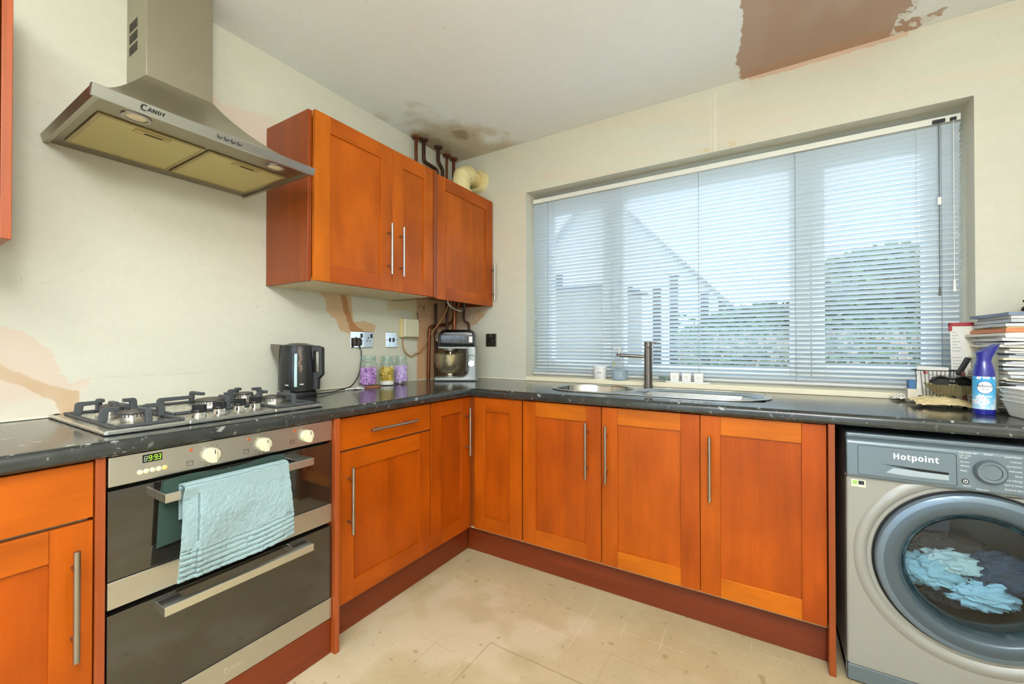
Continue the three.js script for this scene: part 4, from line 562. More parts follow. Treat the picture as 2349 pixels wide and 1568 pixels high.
{ const t = thing('candle_dish', 'small white dish on the worktop between the kettle flex and the jars', 'dish', [0.1, 0.9135, 0.932]); obj('dish', lathe([[0.0005, 0.002], [0.02, 0], [0.026, 0.002], [0.034, 0.009], [0.032, 0.0095], [0.02, 0.005], [0.0005, 0.006]], 28), M.whiteGloss, t); }
{ const o = obj('cable_clip', [tube([[-0.02, 0.003, 0.03], [0, 0.008, 0.01], [0.02, 0.006, -0.02], [0.03, 0.003, -0.05]], 0.003, 20, 6), tube([[-0.02, 0.003, 0.02], [0.0, 0.004, 0.0], [0.015, 0.008, -0.03], [0.03, 0.003, -0.045]], 0.0025, 20, 6)], M.white); o.position.set(0.13, 0.914, 0.995); tag(o, 'short loop of white wire lying by the kettle flex', 'wire'); }
{ const o = obj('coaster', lathe([[0.0005, 0], [0.052, 0], [0.053, 0.002], [0.052, 0.006], [0.0005, 0.0065]], 32), mat(rgb(168, 100, 66), 0.6)); o.position.set(0.082, 0.9135, 0.838); tag(o, 'thin terracotta coloured disc under the widest glass jar', 'coaster'); }

// ------------------------------------------------------------------ stand mixer
{ const t = thing('stand_mixer', 'silver and black stand mixer with a glass bowl in the corner', 'mixer', [0.2, 0.9135, 0.245], IMG);
  const sil = mat(rgb(152, 156, 152), 0.34, 0.5), grey = mat(rgb(92, 96, 94), 0.45);
  // side profile of the C-shaped body (x to the back of the machine)
  const s = new THREE.Shape(); s.moveTo(-0.125, 0); s.lineTo(0.15, 0); s.lineTo(0.145, 0.225); s.lineTo(-0.1, 0.225); s.lineTo(-0.1, 0.21); s.lineTo(0.07, 0.21); s.quadraticCurveTo(0.088, 0.21, 0.088, 0.19); s.lineTo(0.092, 0.075); s.quadraticCurveTo(0.09, 0.03, 0.04, 0.028); s.lineTo(-0.125, 0.026); s.closePath();
  const g = ext(s, 0.17, 0.012, 3, 12); g.translate(0, 0, -0.085); obj('body', clean(toCreasedNormals(g, 0.6)), sil, t);
  obj('inner_panel', bx(0.078, 0.09, 0.06, 0.2, -0.06, 0.06, 0.004), grey, t);
  const hd = rrect(-0.105, 0.226, 0.14, 0.335, 0.05); const hd2 = new THREE.Shape(); hd2.moveTo(-0.105, 0.226); hd2.lineTo(0.142, 0.226); hd2.lineTo(0.14, 0.3); hd2.quadraticCurveTo(0.138, 0.33, 0.1, 0.334); hd2.lineTo(-0.055, 0.336); hd2.quadraticCurveTo(-0.1, 0.334, -0.104, 0.285); hd2.closePath();
  const hg = ext(hd2, 0.16, 0.028, 5, 12); hg.translate(0, 0, -0.08); obj('head', clean(toCreasedNormals(hg, 0.6)), pmat(rgb(22, 22, 24), 0.16, 0, { clearcoat: 1, clearcoatRoughness: 0.06 }), t);
  obj('front_cap', rod([-0.1, 0.285, 0.02], [-0.108, 0.285, 0.03], 0.03, 0.028, 28), S.chrome, t);
  obj('badge', bx(0.1, 0.124, 0.25, 0.29, 0.0795, 0.0815, 0.001), S.bar, t);
  obj('attachment_collar', lathe([[0.0005, 0.19], [0.05, 0.19], [0.053, 0.194], [0.053, 0.212], [0.05, 0.214], [0.0005, 0.214]], 32, -0.03, 0, 0), S.bar, t);
  const b = sub('bowl', t, [-0.03, 0.028, 0]); obj('glass', lathe([[0.03, 0.012], [0.06, 0.02], [0.092, 0.06], [0.104, 0.1], [0.108, 0.15], [0.109, 0.152], [0.105, 0.15]], 48), pmat(rgb(240, 230, 200), 0.04, 0, { transmission: 0.9, thickness: 0, ior: 1.5, clearcoat: 1 }), b); obj('liner', lathe([[0.0005, 0.022], [0.055, 0.024], [0.08, 0.058], [0.086, 0.1], [0.087, 0.14]], 40), mat(rgb(196, 192, 184), 0.14, 1), b); obj('foot', lathe([[0.0005, 0], [0.05, 0], [0.052, 0.006], [0.036, 0.012], [0.036, 0.02], [0.0005, 0.02]], 32), S.chrome, b);
  const w = sub('whisk', t, [-0.03, 0.06, 0]); obj('shaft', rod([0, 0.06, 0], [0, 0.14, 0], 0.009), S.chrome, w); obj('beater', [...Array.from({ length: 5 }, (_, i) => { const a = i * 0.628; return tube([[0.006 * Math.cos(a), 0.085, 0.006 * Math.sin(a)], [0.04 * Math.cos(a), 0.03, 0.04 * Math.sin(a)], [0, 0.002, 0], [-0.04 * Math.cos(a), 0.03, -0.04 * Math.sin(a)], [-0.006 * Math.cos(a), 0.085, -0.006 * Math.sin(a)]], 0.0018, 30, 6); })], S.chrome, w);
  obj('dial', [rod([0.118, 0.115, 0.084], [0.118, 0.115, 0.096], 0.02, 0.02, 28), rod([0.118, 0.115, 0.096], [0.118, 0.115, 0.112], 0.017, 0.016, 28)], S.chrome, t); obj('speed_ring', lathe([[0.028, 0], [0.03, 0.0015], [0.032, 0]], 32).rotateX(Math.PI / 2).translate(0.118, 0.14, 0.085), S.bar, t);
}

// ------------------------------------------------------------------ on the window sill
const SY = 0.9402;
{ const t = thing('ceramic_pot', 'white tapered pot with black print on the window sill', 'pot', [1.103, SY, -0.035]); obj('pot', lathe([[0.0005, 0], [0.034, 0], [0.036, 0.003], [0.041, 0.07], [0.043, 0.072], [0.043, 0.078], [0.04, 0.078], [0.035, 0.01], [0.0005, 0.008]], 36), M.whiteGloss, t); obj('print', [0, 1, 2, 3, 4, 5, 6].map(i => grid(2, 1, (u, v) => { const a = mix(1.62 - i * 0.085, 1.565 - i * 0.085, u), y = mix(0.038 + (i % 2) * 0.0015, 0.0435, v), r = 0.0362 + 0.0052 * (y - 0.003) / 0.067 + 0.0004; return [r * Math.cos(a), y, r * Math.sin(a)]; })), M.ink, t); }
{ const t = thing('soap_dispenser', 'clear pump bottle half filled with pale liquid soap on the sill', 'dispenser', [1.225, SY, -0.03]);
  obj('bottle', lathe([[0.0005, 0], [0.046, 0], [0.048, 0.004], [0.047, 0.105], [0.04, 0.122], [0.018, 0.132], [0.018, 0.14]], 32), M.glass, t); obj('soap', lathe([[0.0005, 0.003], [0.045, 0.003], [0.0455, 0.058], [0.0005, 0.058]], 32), pmat(rgb(196, 216, 226), 0.15, 0, { transmission: 0.45, thickness: 0 }), t);
  obj('pump', [rod([0, 0.138, 0], [0, 0.158, 0], 0.019, 0.017, 24), rod([0, 0.158, 0], [0, 0.188, 0], 0.0055), rod([-0.006, 0.19, 0], [-0.03, 0.186, 0.016], 0.005, 0.004), rod([0, 0.184, 0], [0, 0.194, 0], 0.01)], pmat(rgb(236, 238, 236), 0.25, 0, { transmission: 0.3, thickness: 0 }), t); obj('label_print', [grid(8, 1, (u, v) => { const a = mix(1.75, 0.95, u); return [0.0482 * Math.cos(a), mix(0.066, 0.07, v), 0.0482 * Math.sin(a)]; }), grid(8, 1, (u, v) => { const a = mix(1.6, 1.1, u); return [0.0482 * Math.cos(a), mix(0.056, 0.059, v), 0.0482 * Math.sin(a)]; })], mat(rgb(70, 110, 130), 0.6), t); obj('sticker', grid(6, 1, (u, v) => { const a = mix(2.2, 1.9, u); return [0.0482 * Math.cos(a), mix(0.09, 0.108, v), 0.0482 * Math.sin(a)]; }), mat(rgb(176, 190, 90), 0.6), t); }
{ const o = obj('candle_tray', [(() => { const g = ext(rrect(-0.115, -0.026, 0.115, 0.026, 0.024), 0.008, 0.002, 2); g.rotateX(-Math.PI / 2); return g; })()], M.whiteGloss); o.position.set(1.6, SY, -0.03); tag(o, 'long white ceramic tray holding three small cups on the sill', 'tray');
  [['nearest the tap', 1.537], ['in the middle', 1.598], ['farthest from the tap', 1.659]].forEach(([w, x], i) => { const t = thing('tealight_cup', `small white square cup on the sill tray, the one ${w}`, 'cup', [x, SY + 0.0082, -0.03], 0, 'cups on the sill tray'); const s = rrect(-0.024, -0.019, 0.024, 0.019, 0.006); const pf = [[0, 0.92], [0.046, 1.06]]; const g = ext(s, 0.046, 0.002, 2, 6); g.rotateX(-Math.PI / 2); const p = g.attributes.position; for (let k = 0; k < p.count; k++) { const f = 0.9 + 0.14 * p.getY(k) / 0.046; p.setX(k, p.getX(k) * f); p.setZ(k, p.getZ(k) * f); } g.computeVertexNormals(); obj('cup', g, M.whiteGloss, t); obj('wax', bx(-0.02, 0.02, 0.0455, 0.0468, -0.015, 0.015, 0), mat(rgb(214, 204, 190), 0.6), t); const tx = join([0, 1, 2, 3, 4, 5].map(k => bx(-0.009 + (k % 3) * 0.006 + (k > 2 ? 0.004 : 0), -0.0055 + (k % 3) * 0.006 + (k > 2 ? 0.004 : 0), k > 2 ? -0.0115 : -0.002, k > 2 ? -0.0095 : 0.001, 0, 0.0005, 0))); obj('print', tx, mat(rgb(190, 160, 120), 0.6), t).position.set(0, 0.027, 0.0203); }); }
{ const q = mulberry(8), g = []; for (let i = 0; i < 9; i++) { const p = []; for (let k = 0; k < 9; k++) p.push([0.03 * (q() - 0.5) * 2, 0.006 + 0.028 * q(), 0.016 * (q() - 0.5) * 2]); g.push(tube(p, 0.0016, 60, 5)); } const o = obj('scouring_pad', g, mat(rgb(150, 168, 160), 0.6)); o.position.set(1.478, SY, -0.03); tag(o, 'tangled grey green scouring pad on the sill behind the tap', 'scourer'); }

// ------------------------------------------------------------------ washing machine
{ const t = thing('washing_machine', 'silver front loading washing machine with clothes behind its round door', 'washing machine', [2.517, 0, 0.3]);
  const body = pmat(rgb(154, 154, 148), 0.36, 0.35, { clearcoat: 0.3, clearcoatRoughness: 0.2 }), gm = pmat(rgb(104, 117, 124), 0.36, 0.4, { clearcoat: 0.3, clearcoatRoughness: 0.2 }), F = 0.3, hw = 0.31, cx = 0.008, cy = 0.45;
  const fp = rrect(-hw, 0.062, hw, 0.705, 0.012); const hole = new THREE.Path(); hole.absarc(cx, cy, 0.248, 0, 6.2832, true); fp.holes.push(hole); const fg = ext(fp, 0.03, 0.006, 2, 48); fg.translate(0, 0, F - 0.03);
  obj('front_panel', fg, body, t);
  obj('cabinet', [bx(-hw, -hw + 0.012, 0.02, 0.835, -0.28, F - 0.028), bx(hw - 0.012, hw, 0.02, 0.835, -0.28, F - 0.028), bx(-hw, hw, 0.02, 0.835, -0.29, -0.278), bx(-hw, hw, 0.02, 0.05, -0.28, F - 0.03)], body, t);
  obj('lid', bx(-hw, hw, 0.832, 0.849, -0.29, F - 0.006, 0.006, 3), gm, t);
  obj('kick_plate', bx(-hw + 0.002, hw - 0.002, 0.006, 0.06, F - 0.03, F - 0.006, 0.004), gm, t);
  for (const x of [-0.27, 0.27]) obj('foot', rod([x, 0.0005, 0.24], [x, 0.022, 0.24], 0.02, 0.014), M.black, t);
  // embossed ring pressed in the front
  obj('embossed_ring', lathe([[0.262, -0.001], [0.272, 0.006], [0.284, 0.007], [0.296, 0.003], [0.302, -0.001]], 72).rotateX(Math.PI / 2).translate(cx, cy, F), body, t);
  const cp = sub('control_panel', t);
  const ps = new THREE.Shape(); ps.moveTo(F - 0.04, 0.705); ps.lineTo(F + 0.012, 0.705); ps.lineTo(F + 0.014, 0.712); ps.lineTo(F + 0.006, 0.815); ps.quadraticCurveTo(F + 0.004, 0.828, F - 0.012, 0.834); ps.lineTo(F - 0.04, 0.834); ps.closePath();
  const pg = ext(ps, 2 * hw, 0.004, 2, 8); pg.rotateY(-Math.PI / 2); pg.translate(hw, 0, 0); obj('fascia', pg, gm, cp);
  const tilt = -0.0775, on = (g, x, y, out = 0) => { g.rotateX(tilt); g.translate(x, y, F + 0.0137 - (y - 0.712) * 0.0777 + out); return g; };
  const dr = sub('detergent_drawer', cp);
  const ol = rrect(-0.12, -0.048, 0.118, 0.05, 0.007); ol.holes.push(rrect(-0.1188, -0.0468, 0.1168, 0.0488, 0.006, THREE.Path)); obj('outline_gap', on(ext(ol, 0.0012, 0), -0.16, 0.762, -0.0004), M.gapBlack, dr);
  const pull = new THREE.Shape(); pull.moveTo(-0.062, 0.004); pull.lineTo(0.1, 0.0); pull.lineTo(0.1, -0.022); pull.quadraticCurveTo(0.02, -0.026, -0.05, -0.018); pull.quadraticCurveTo(0.0, -0.006, -0.062, 0.004);
  obj('pull_recess', on(ext(poly([[-0.06, 0.0045], [0.1, 0.0], [0.1, -0.007], [0.03, -0.006]]), 0.0014, 0), -0.16, 0.752, -0.0004), M.gapBlack, dr); obj('pull_lip', on(ext(poly([[-0.03, -0.005], [0.03, -0.007], [0.1, -0.008], [0.1, -0.024], [0.0, -0.026], [-0.05, -0.022]]), 0.003, 0.001), -0.16, 0.752, -0.0006), pmat(rgb(158, 170, 176), 0.35, 0.4), dr);
  obj('lettering', on(text('Hotpoint', 0.0185, FB, 0.0008), -0.135, 0.786), mat(rgb(236, 238, 240), 0.4), cp);
  const dial = sub('programme_dial', cp); obj('ring', on(lathe([[0.036, 0], [0.034, 0.014], [0.030, 0.018], [0.023, 0.0175], [0.0215, 0.013], [0.0005, 0.013]], 48).rotateX(Math.PI / 2), 0.028, 0.768), gm, dial);
  const pw = sub('power_button', cp); obj('button', on(lathe([[0.0085, 0], [0.008, 0.001], [0.0005, 0.0012]], 28).rotateX(Math.PI / 2), -0.024, 0.732), M.black, pw); obj('power_symbol', [on(lathe([[0.0038, 0], [0.0038, 0.0017], [0.0052, 0.0017], [0.0052, 0]], 28).rotateX(Math.PI / 2), -0.024, 0.732), on(bx(-0.0007, 0.0007, 0, 0.005, 0.0012, 0.0018, 0), -0.024, 0.732)], mat(rgb(230, 232, 234), 0.5), pw);
  const pr = mat(rgb(206, 216, 220), 0.5), ln = []; const put = (s, x, y, al = 'l', z = 0.0048) => ln.push(on(text(s, z, FR, 0.0004, al), x, y));
  put('Anti Stain 40\u00b0', -0.036, 0.818); put('Full Load', -0.036, 0.81); put('45 min', -0.036, 0.803); put('30 min', -0.034, 0.79); put('Whites', -0.034, 0.778); put('Baby', -0.034, 0.764); put('ON/OFF', -0.03, 0.719, 'l', 0.0038); put('Mixed', 0.026, 0.819, 'c'); put('Delicates', 0.012, 0.713, 'c');
  ['Quick Wash', 'Cottons', 'Synthetics', 'Delicates', 'Wool', 'Anti Allergy', 'Spin & Drain', 'Rinse & Spin'].forEach((s, i) => put(s, 0.094, 0.817 - i * 0.0135, 'r'));
  obj('programme_print', ln, pr, cp);
  obj('display', on(bx(0, 0.11, -0.04, 0.04, 0, 0.0012, 0.0005), 0.107, 0.762), M.blackGloss, cp); obj('display_print', [on(text('Temp', 0.006, FR, 0.0004, 'l'), 0.113, 0.745, 0.0012), on(text('\u00b0C', 0.008, FR, 0.0004, 'l'), 0.117, 0.73, 0.0012)], mat(rgb(230, 234, 236), 0.5), cp);
  obj('energy_sticker', bx(-0.296, -0.258, 0.668, 0.692, F - 0.0005, F + 0.0006, 0), mat(rgb(216, 226, 190), 0.6), t); obj('sticker_print', [bx(-0.2925, -0.28, 0.676, 0.688, F + 0.0004, F + 0.0009, 0)], mat(rgb(150, 196, 96), 0.6), t); obj('sticker_print', [bx(-0.277, -0.262, 0.676, 0.689, F + 0.0004, F + 0.0009, 0)], M.ink, t);
  // door
  const D = sub('door', t, [cx, cy, F]); const L = (p, n = 72) => lathe(p, n).rotateX(Math.PI / 2);
  obj('gap_ring', L([[0.246, -0.012], [0.252, 0.0012], [0.246, 0.004]]), M.gapBlack, D);
  obj('outer_ring', L([[0.245, -0.005], [0.246, 0.012], [0.242, 0.022], [0.236, 0.025], [0.226, 0.0265]]), pmat(rgb(112, 128, 142), 0.3, 0.5), D);
  obj('inner_ring', L([[0.226, 0.0265], [0.215, 0.029], [0.194, 0.030], [0.188, 0.026], [0.18, 0.006]]), pmat(rgb(82, 95, 104), 0.34, 0.45), D);
  obj('bezel', L([[0.18, 0.006], [0.172, -0.002], [0.166, -0.008], [0.163, -0.03]]), pmat(rgb(40, 58, 64), 0.14, 0.3), D);
  obj('glass', L([[0.166, -0.002], [0.12, 0.004], [0.06, 0.007], [0.0005, 0.008]]), pmat(rgb(226, 240, 244), 0.03, 0, { transmission: 1, thickness: 0, ior: 1.5 }), D);
  obj('seal', L([[0.164, -0.03], [0.178, -0.05], [0.178, -0.07]]), mat(rgb(70, 82, 86), 0.6), t).position.set(cx, cy, F);
  obj('drum', L([[0.178, -0.07], [0.225, -0.08], [0.225, -0.36], [0.0005, -0.37]]), mat(rgb(120, 118, 112), 0.4, 0.8), t).position.set(cx, cy, F);
  // washing in the drum
  const cloth = (label, p, sc, c, sd) => { const g = new THREE.IcosahedronGeometry(1, 24), a = g.attributes.position, v = V(); for (let i = 0; i < a.count; i++) { v.fromBufferAttribute(a, i); const f = fbm(v.x * 2.2 + sd, v.y * 2.2 + v.z * 1.7 + sd * 2, 3), r1 = 1 - Math.abs(2 * fbm(v.x * 3 + v.z * 2 + sd, v.y * 3 - v.z + sd, 3) - 1); v.multiplyScalar(0.72 + 0.35 * f + 0.3 * Math.pow(r1, 3)); a.setXYZ(i, v.x * sc[0], v.y * sc[1], v.z * sc[2]); } const m = mergeVertices((g.deleteAttribute('normal'), g.deleteAttribute('uv'), g)); m.computeVertexNormals(); const o = obj('garment', uvBox(clean(m)), mat(c, 0.9)); o.position.set(...p); tag(o, label, 'garment', 'washing in the drum'); };
  cloth('pale blue crumpled garment at the front of the drum, low by the glass', [2.44, 0.385, 0.475], [0.075, 0.05, 0.045], rgb(140, 176, 190), 3);
  cloth('light grey blue sleeve bunched on top of the washing', [2.50, 0.425, 0.46], [0.075, 0.035, 0.05], rgb(176, 196, 200), 7);
  cloth('pale blue garment falling to the bottom of the drum', [2.56, 0.345, 0.47], [0.085, 0.045, 0.05], rgb(150, 186, 202), 12);
  cloth('black garment between the blue ones in the drum', [2.515, 0.335, 0.43], [0.1, 0.06, 0.06], rgb(30, 32, 36), 21);
  cloth('dark grey garment behind the pale ones in the drum', [2.48, 0.43, 0.39], [0.13, 0.07, 0.07], rgb(58, 56, 58), 33);
  cloth('navy garment on the far side of the drum', [2.61, 0.41, 0.43], [0.09, 0.06, 0.07], rgb(50, 66, 88), 41);
}

// ------------------------------------------------------------------ clutter at the end of the worktop
const TY = 0.9135;
{ const t = thing('air_freshener', 'blue aerosol air freshener can with a flowery label', 'aerosol can', [2.606, TY, 0.372], 0.12);
  const blue = pmat(rgb(34, 40, 140), 0.25, 0, { clearcoat: 0.5, clearcoatRoughness: 0.15 });
  const lab = canvasTex(1024, 512, (c, w, h) => {
    const gr = c.createLinearGradient(0, 0, 0, h); gr.addColorStop(0, '#3c9fd6'); gr.addColorStop(0.45, '#4fb0e0'); gr.addColorStop(1, '#bfe0f2'); c.fillStyle = gr; c.fillRect(0, 0, w, h);
    const q = mulberry(4), flower = (x, y, r) => { for (let k = 0; k < 5; k++) { const a = k * 1.2566 + x; c.fillStyle = k % 2 ? '#eef6fb' : '#dcecf7'; c.beginPath(); c.ellipse(x + Math.cos(a) * r * 0.6, y + Math.sin(a) * r * 0.6, r * 0.55, r * 0.36, a, 0, 6.3); c.fill(); } c.fillStyle = '#c0386a'; for (let k = 0; k < 6; k++) { c.beginPath(); c.arc(x + (q() - 0.5) * r * 0.5, y + (q() - 0.5) * r * 0.5, r * 0.07, 0, 6.3); c.fill(); } };
    for (let i = 0; i < 22; i++) flower(q() * w, mix(h * 0.62, h * 0.98, q()), 34 + 26 * q()); for (let i = 0; i < 8; i++) flower(q() * w, q() * h * 0.12, 30);
    for (const cx of [256, 768]) { c.fillStyle = '#ffffff'; c.strokeStyle = '#1d3f9a'; c.lineWidth = 8; c.beginPath(); c.ellipse(cx, 170, 118, 96, 0, 0, 6.3); c.fill(); c.stroke(); c.fillStyle = '#141c30'; c.textAlign = 'center'; c.font = 'italic bold 62px serif'; c.fillText('febreze', cx, 168); c.font = 'bold 26px serif'; c.fillText('AIR MIST', cx, 206); c.fillStyle = '#ffffff'; c.font = 'italic bold 46px serif'; c.fillText('Lenor', cx + 26, 322); }
  });
  const cyl = (y0, y1) => grid(48, 1, (u, v) => { const a = -u * 6.28319; return [0.0275 * Math.cos(a), mix(y0, y1, v), 0.0275 * Math.sin(a)]; }, true);
  const lg = cyl(0.018, 0.128); const uv = lg.attributes.uv; for (let i = 0; i < uv.count; i++) uv.setXY(i, uv.getX(i), uv.getY(i));
  obj('label', lg, pmat(rgb(255, 255, 255), 0.3, 0, { map: lab }), t).rotation.y = -0.3;
  obj('base_band', lathe([[0.0005, 0], [0.0265, 0], [0.0275, 0.003], [0.0275, 0.018]], 40), blue, t);
  const cap = grid(48, 16, (u, v) => { const a = -u * 6.28319, y = mix(0.128, 0.224, v), s = Math.sin(a), r = v < 0.55 ? mix(0.0275, 0.018, Math.pow(v / 0.55, 1.6)) : mix(0.018, 0.024, (v - 0.55) / 0.45); const lean = 0.010 * sst(0.5, 1, v); return [r * (1 + 0.25 * sst(0.6, 1, v) * Math.abs(Math.cos(a))) * Math.cos(a) + lean, y + (v > 0.6 ? 0.016 * Math.cos(a) * (v - 0.6) / 0.4 : 0) - (v < 0.1 ? 0.012 * (1 - v / 0.1) * (-Math.cos(a) * 0.5 + 0.5) : 0), r * s]; }, true);
  obj('spray_cap', [cap, grid(48, 1, (u, v) => { const a = -u * 6.28319, r = 0.024 * (1 - v); return [r * 1.25 * Math.cos(a) + 0.010, 0.224 + 0.016 * Math.cos(a) * (1 - v) - 0.004 * v, r * Math.sin(a)]; })], blue, t); }
// tall stack of papers
{ const q = mulberry(77); let y = TY; const wave = (w, d, h, k) => { const top = grid(14, 10, (u, v) => [w * (u - 0.5), h + 0.003 * (vn(u * 4 + k, v * 3 + k) - 0.5) + 0.004 * Math.pow(Math.abs(2 * u - 1), 3) * (vn(k, 3) - 0.35), d * (0.5 - v)]); const pos = top.attributes.position; const bot = top.clone(); const bp = bot.attributes.position; for (let i = 0; i < bp.count; i++) bp.setY(i, bp.getY(i) - h); const bi = clean(bot); for (let i = 0; i < bi.attributes.position.count; i += 3) { const A = bi.attributes.position, a = [A.getX(i), A.getY(i), A.getZ(i)]; A.setXYZ(i, A.getX(i + 1), A.getY(i + 1), A.getZ(i + 1)); A.setXYZ(i + 1, ...a); } bi.computeVertexNormals();
    const side = (f, n) => grid(n, 1, (u, v) => { const p = f(u); return [p[0], v < 0.5 ? p[1] - h : p[1], p[2]]; }); const H2 = (u, v) => [w * (u - 0.5), h + 0.003 * (vn(u * 4 + k, v * 3 + k) - 0.5) + 0.004 * Math.pow(Math.abs(2 * u - 1), 3) * (vn(k, 3) - 0.35), d * (0.5 - v)];
    return join([top, bi, side(u => H2(u, 0), 14), side(u => H2(1 - u, 1), 14), side(u => H2(0, 1 - u), 10), side(u => H2(1, u), 10)]); };
  const tones = [rgb(228, 226, 218), rgb(214, 214, 210), rgb(202, 206, 208), rgb(232, 228, 214), rgb(190, 194, 200), rgb(222, 212, 190)].map(c => mat(c, 0.85));
  const sheaf = (h, w, d, dx, dz, m, turn, label, group, cat = 'papers', name = 'paper_sheaf') => { const o = obj(name, uvBox(clean(wave(w, d, h - 0.001, q() * 50))), m); o.position.set(2.80 + dx, y, 0.17 + dz); o.rotation.y = turn; y += h + 0.0004; tag(o, label, cat, group); };
  for (let i = 0; i < 60; i++) { const h = 0.0035 + 0.0075 * q(); sheaf(h, 0.23 + 0.03 * q(), 0.27 + 0.03 * q(), (q() - 0.5) * 0.035, (q() - 0.5) * 0.02, tones[Math.floor(q() * 6)], (q() - 0.5) * 0.14, 'loose sheaf of pale papers in the tall stack beside the window', 'sheaves in the tall paper stack'); if (y > 1.185) break; }
  sheaf(0.015, 0.225, 0.28, -0.012, 0, mat(rgb(206, 132, 92), 0.7), 0.02, 'orange brown card folder near the top of the paper stack', null, 'folder', 'card_folder');
  sheaf(0.005, 0.22, 0.28, -0.0, 0.0, mat(rgb(214, 178, 120), 0.7), -0.05, 'thin buff envelope just above the orange brown folder', null, 'envelope', 'envelope');
  for (let i = 0; i < 3; i++) sheaf(0.012, 0.23, 0.27, -0.005 + 0.006 * i, 0, tones[[2, 4, 1][i]], (q() - 0.5) * 0.1, 'loose sheaf of pale papers in the tall stack beside the window', 'sheaves in the tall paper stack');
  sheaf(0.012, 0.235, 0.27, -0.006, 0, mat(rgb(120, 134, 156), 0.6), 0.06, 'blue grey plastic folder topping the paper stack', null, 'folder', 'plastic_folder');
  const g = []; for (let i = 0; i < 5; i++) { const s = new THREE.SphereGeometry(1, 20, 14); s.scale(0.075 - 0.006 * i, 0.014, 0.055); s.rotateZ(0.12 * Math.sin(i * 2)); s.translate(0.006 * Math.sin(i * 3), 0.012 + i * 0.014, 0.01 * Math.cos(i * 2)); g.push(clean(s)); } const o = obj('knitted_hat', g, mat(rgb(34, 32, 32), 0.95)); o.position.set(2.835, y + 0.001, 0.17); tag(o, 'folded black knitted hat on top of the paper stack', 'hat'); }
{ const t = thing('document_board', 'white notice board with a red top edge leaning behind the paper stack', 'notice board', [2.735, TY, 0.04]); t.rotation.x = -0.07; obj('board', bx(-0.115, 0.1, 0.0, 0.315, -0.004, 0, 0.001), mat(rgb(228, 224, 206), 0.7), t); obj('clip_edge', [bx(-0.122, 0.1, 0.312, 0.326, -0.006, 0.004, 0.002), bx(-0.122, -0.112, 0.292, 0.326, -0.006, 0.004, 0.002)], mat(rgb(160, 32, 44), 0.4), t); const sh = sub('pinned_sheet', t); obj('sheet', bx(-0.118, -0.075, 0.05, 0.303, 0.0002, 0.0012, 0), M.paper, sh); obj('print', Array.from({ length: 14 }, (_, i) => bx(-0.113, -0.113 + 0.012 + 0.02 * hs(i, 5), 0.285 - i * 0.0125 - (i > 6 ? 0.015 : 0), 0.287 - i * 0.0125 - (i > 6 ? 0.015 : 0), 0.0011, 0.0015, 0)), mat(rgb(150, 150, 150), 0.7), sh); }
{ const t = thing('wire_basket', 'small wire basket holding post on the worktop corner', 'basket', [2.56, TY, 0.075]); const m = mat(rgb(84, 88, 92), 0.4, 0.7), g = []; for (const y of [0.028, 0.132]) { const e = y > 0.1 ? 0 : 0.012; g.push(tube([[-0.06 + e, y, -0.04 + e], [0.06 - e, y, -0.04 + e], [0.06 - e, y, 0.04 - e], [-0.06 + e, y, 0.04 - e]], 0.0022, 60, 6, true, 0)); } for (let i = 0; i <= 9; i++) { const x = -0.054 + i * 0.012; g.push(rod([x * 0.82, 0.028, 0.029], [x, 0.132, 0.039], 0.0012, 0.0012, 6), rod([x * 0.82, 0.028, -0.029], [x, 0.132, -0.039], 0.0012, 0.0012, 6)); } obj('wires', g, m, t); obj('feet', [-0.04, 0.04].map(x => [rod([x, 0.0005, 0.02], [x, 0.028, 0.02], 0.002), rod([x, 0.0005, -0.02], [x, 0.028, -0.02], 0.002)]).flat(), m, t); }
{ const g = sheet(12, 10, (u, v) => [mix(-0.055, 0.05, u) + 0.006 * v * (u > 0.5 ? -1 : 1), mix(0, 0.118, v) - (v > 0.8 ? 0.02 * u * (v - 0.8) : 0), 0.003 * Math.sin(u * 4 + v * 2) - 0.02 * v], 0.002); const t = thing('envelope', 'white envelope with a red mark standing in the wire basket', 'envelope', [2.552, TY + 0.03, 0.1]); obj('paper', g, M.paper, t); obj('red_mark', [bx(-0.032, -0.024, 0.082, 0.1, -0.0145, -0.0125, 0), bx(-0.022, -0.019, 0.086, 0.098, -0.0145, -0.0125, 0)], mat(rgb(196, 60, 60), 0.7), t); const fl = sheet(4, 4, (u, v) => [mix(0.0, 0.026, u), 0.07 + 0.016 * v - 0.006 * Math.abs(2 * u - 1), 0.004 * v - 0.006], 0.001); obj('torn_flap', fl, mat(rgb(214, 204, 176), 0.8), t); }
{ const o = obj('matchbox', bx(-0.011, 0.011, 0, 0.034, -0.018, 0.018, 0.002), mat(rgb(70, 118, 168), 0.5)); o.position.set(2.486, TY + 0.055, 0.075); tag(o, 'small blue box beside the wire basket', 'box'); const p = obj('paperback_note', bx(-0.016, 0.016, 0, 0.0545, -0.024, 0.024, 0.001), mat(rgb(222, 214, 196), 0.8)); p.position.set(2.486, TY, 0.075); tag(p, 'pad of notes standing under the small blue box', 'notepad'); }
{ const t = thing('glass_bowl', 'fluted clear glass bowl with dark sunglasses lying in it', 'bowl', [2.575, 0.957, 0.185]); const n = 36; obj('bowl', [grid(n * 4, 8, (u, v) => { const a = -u * 6.28319, r = mix(0.03, 0.074, Math.pow(v, 0.7)) * (1 + 0.03 * v * Math.cos(a * 22)); return [r * Math.cos(a), 0.042 * Math.pow(v, 1.4), r * Math.sin(a)]; }, true), lathe([[0.0005, 0.0005], [0.03, 0]], 32)], pmat(rgb(206, 196, 160), 0.08, 0, { transmission: 0.85, thickness: 0, ior: 1.5 }), t); }
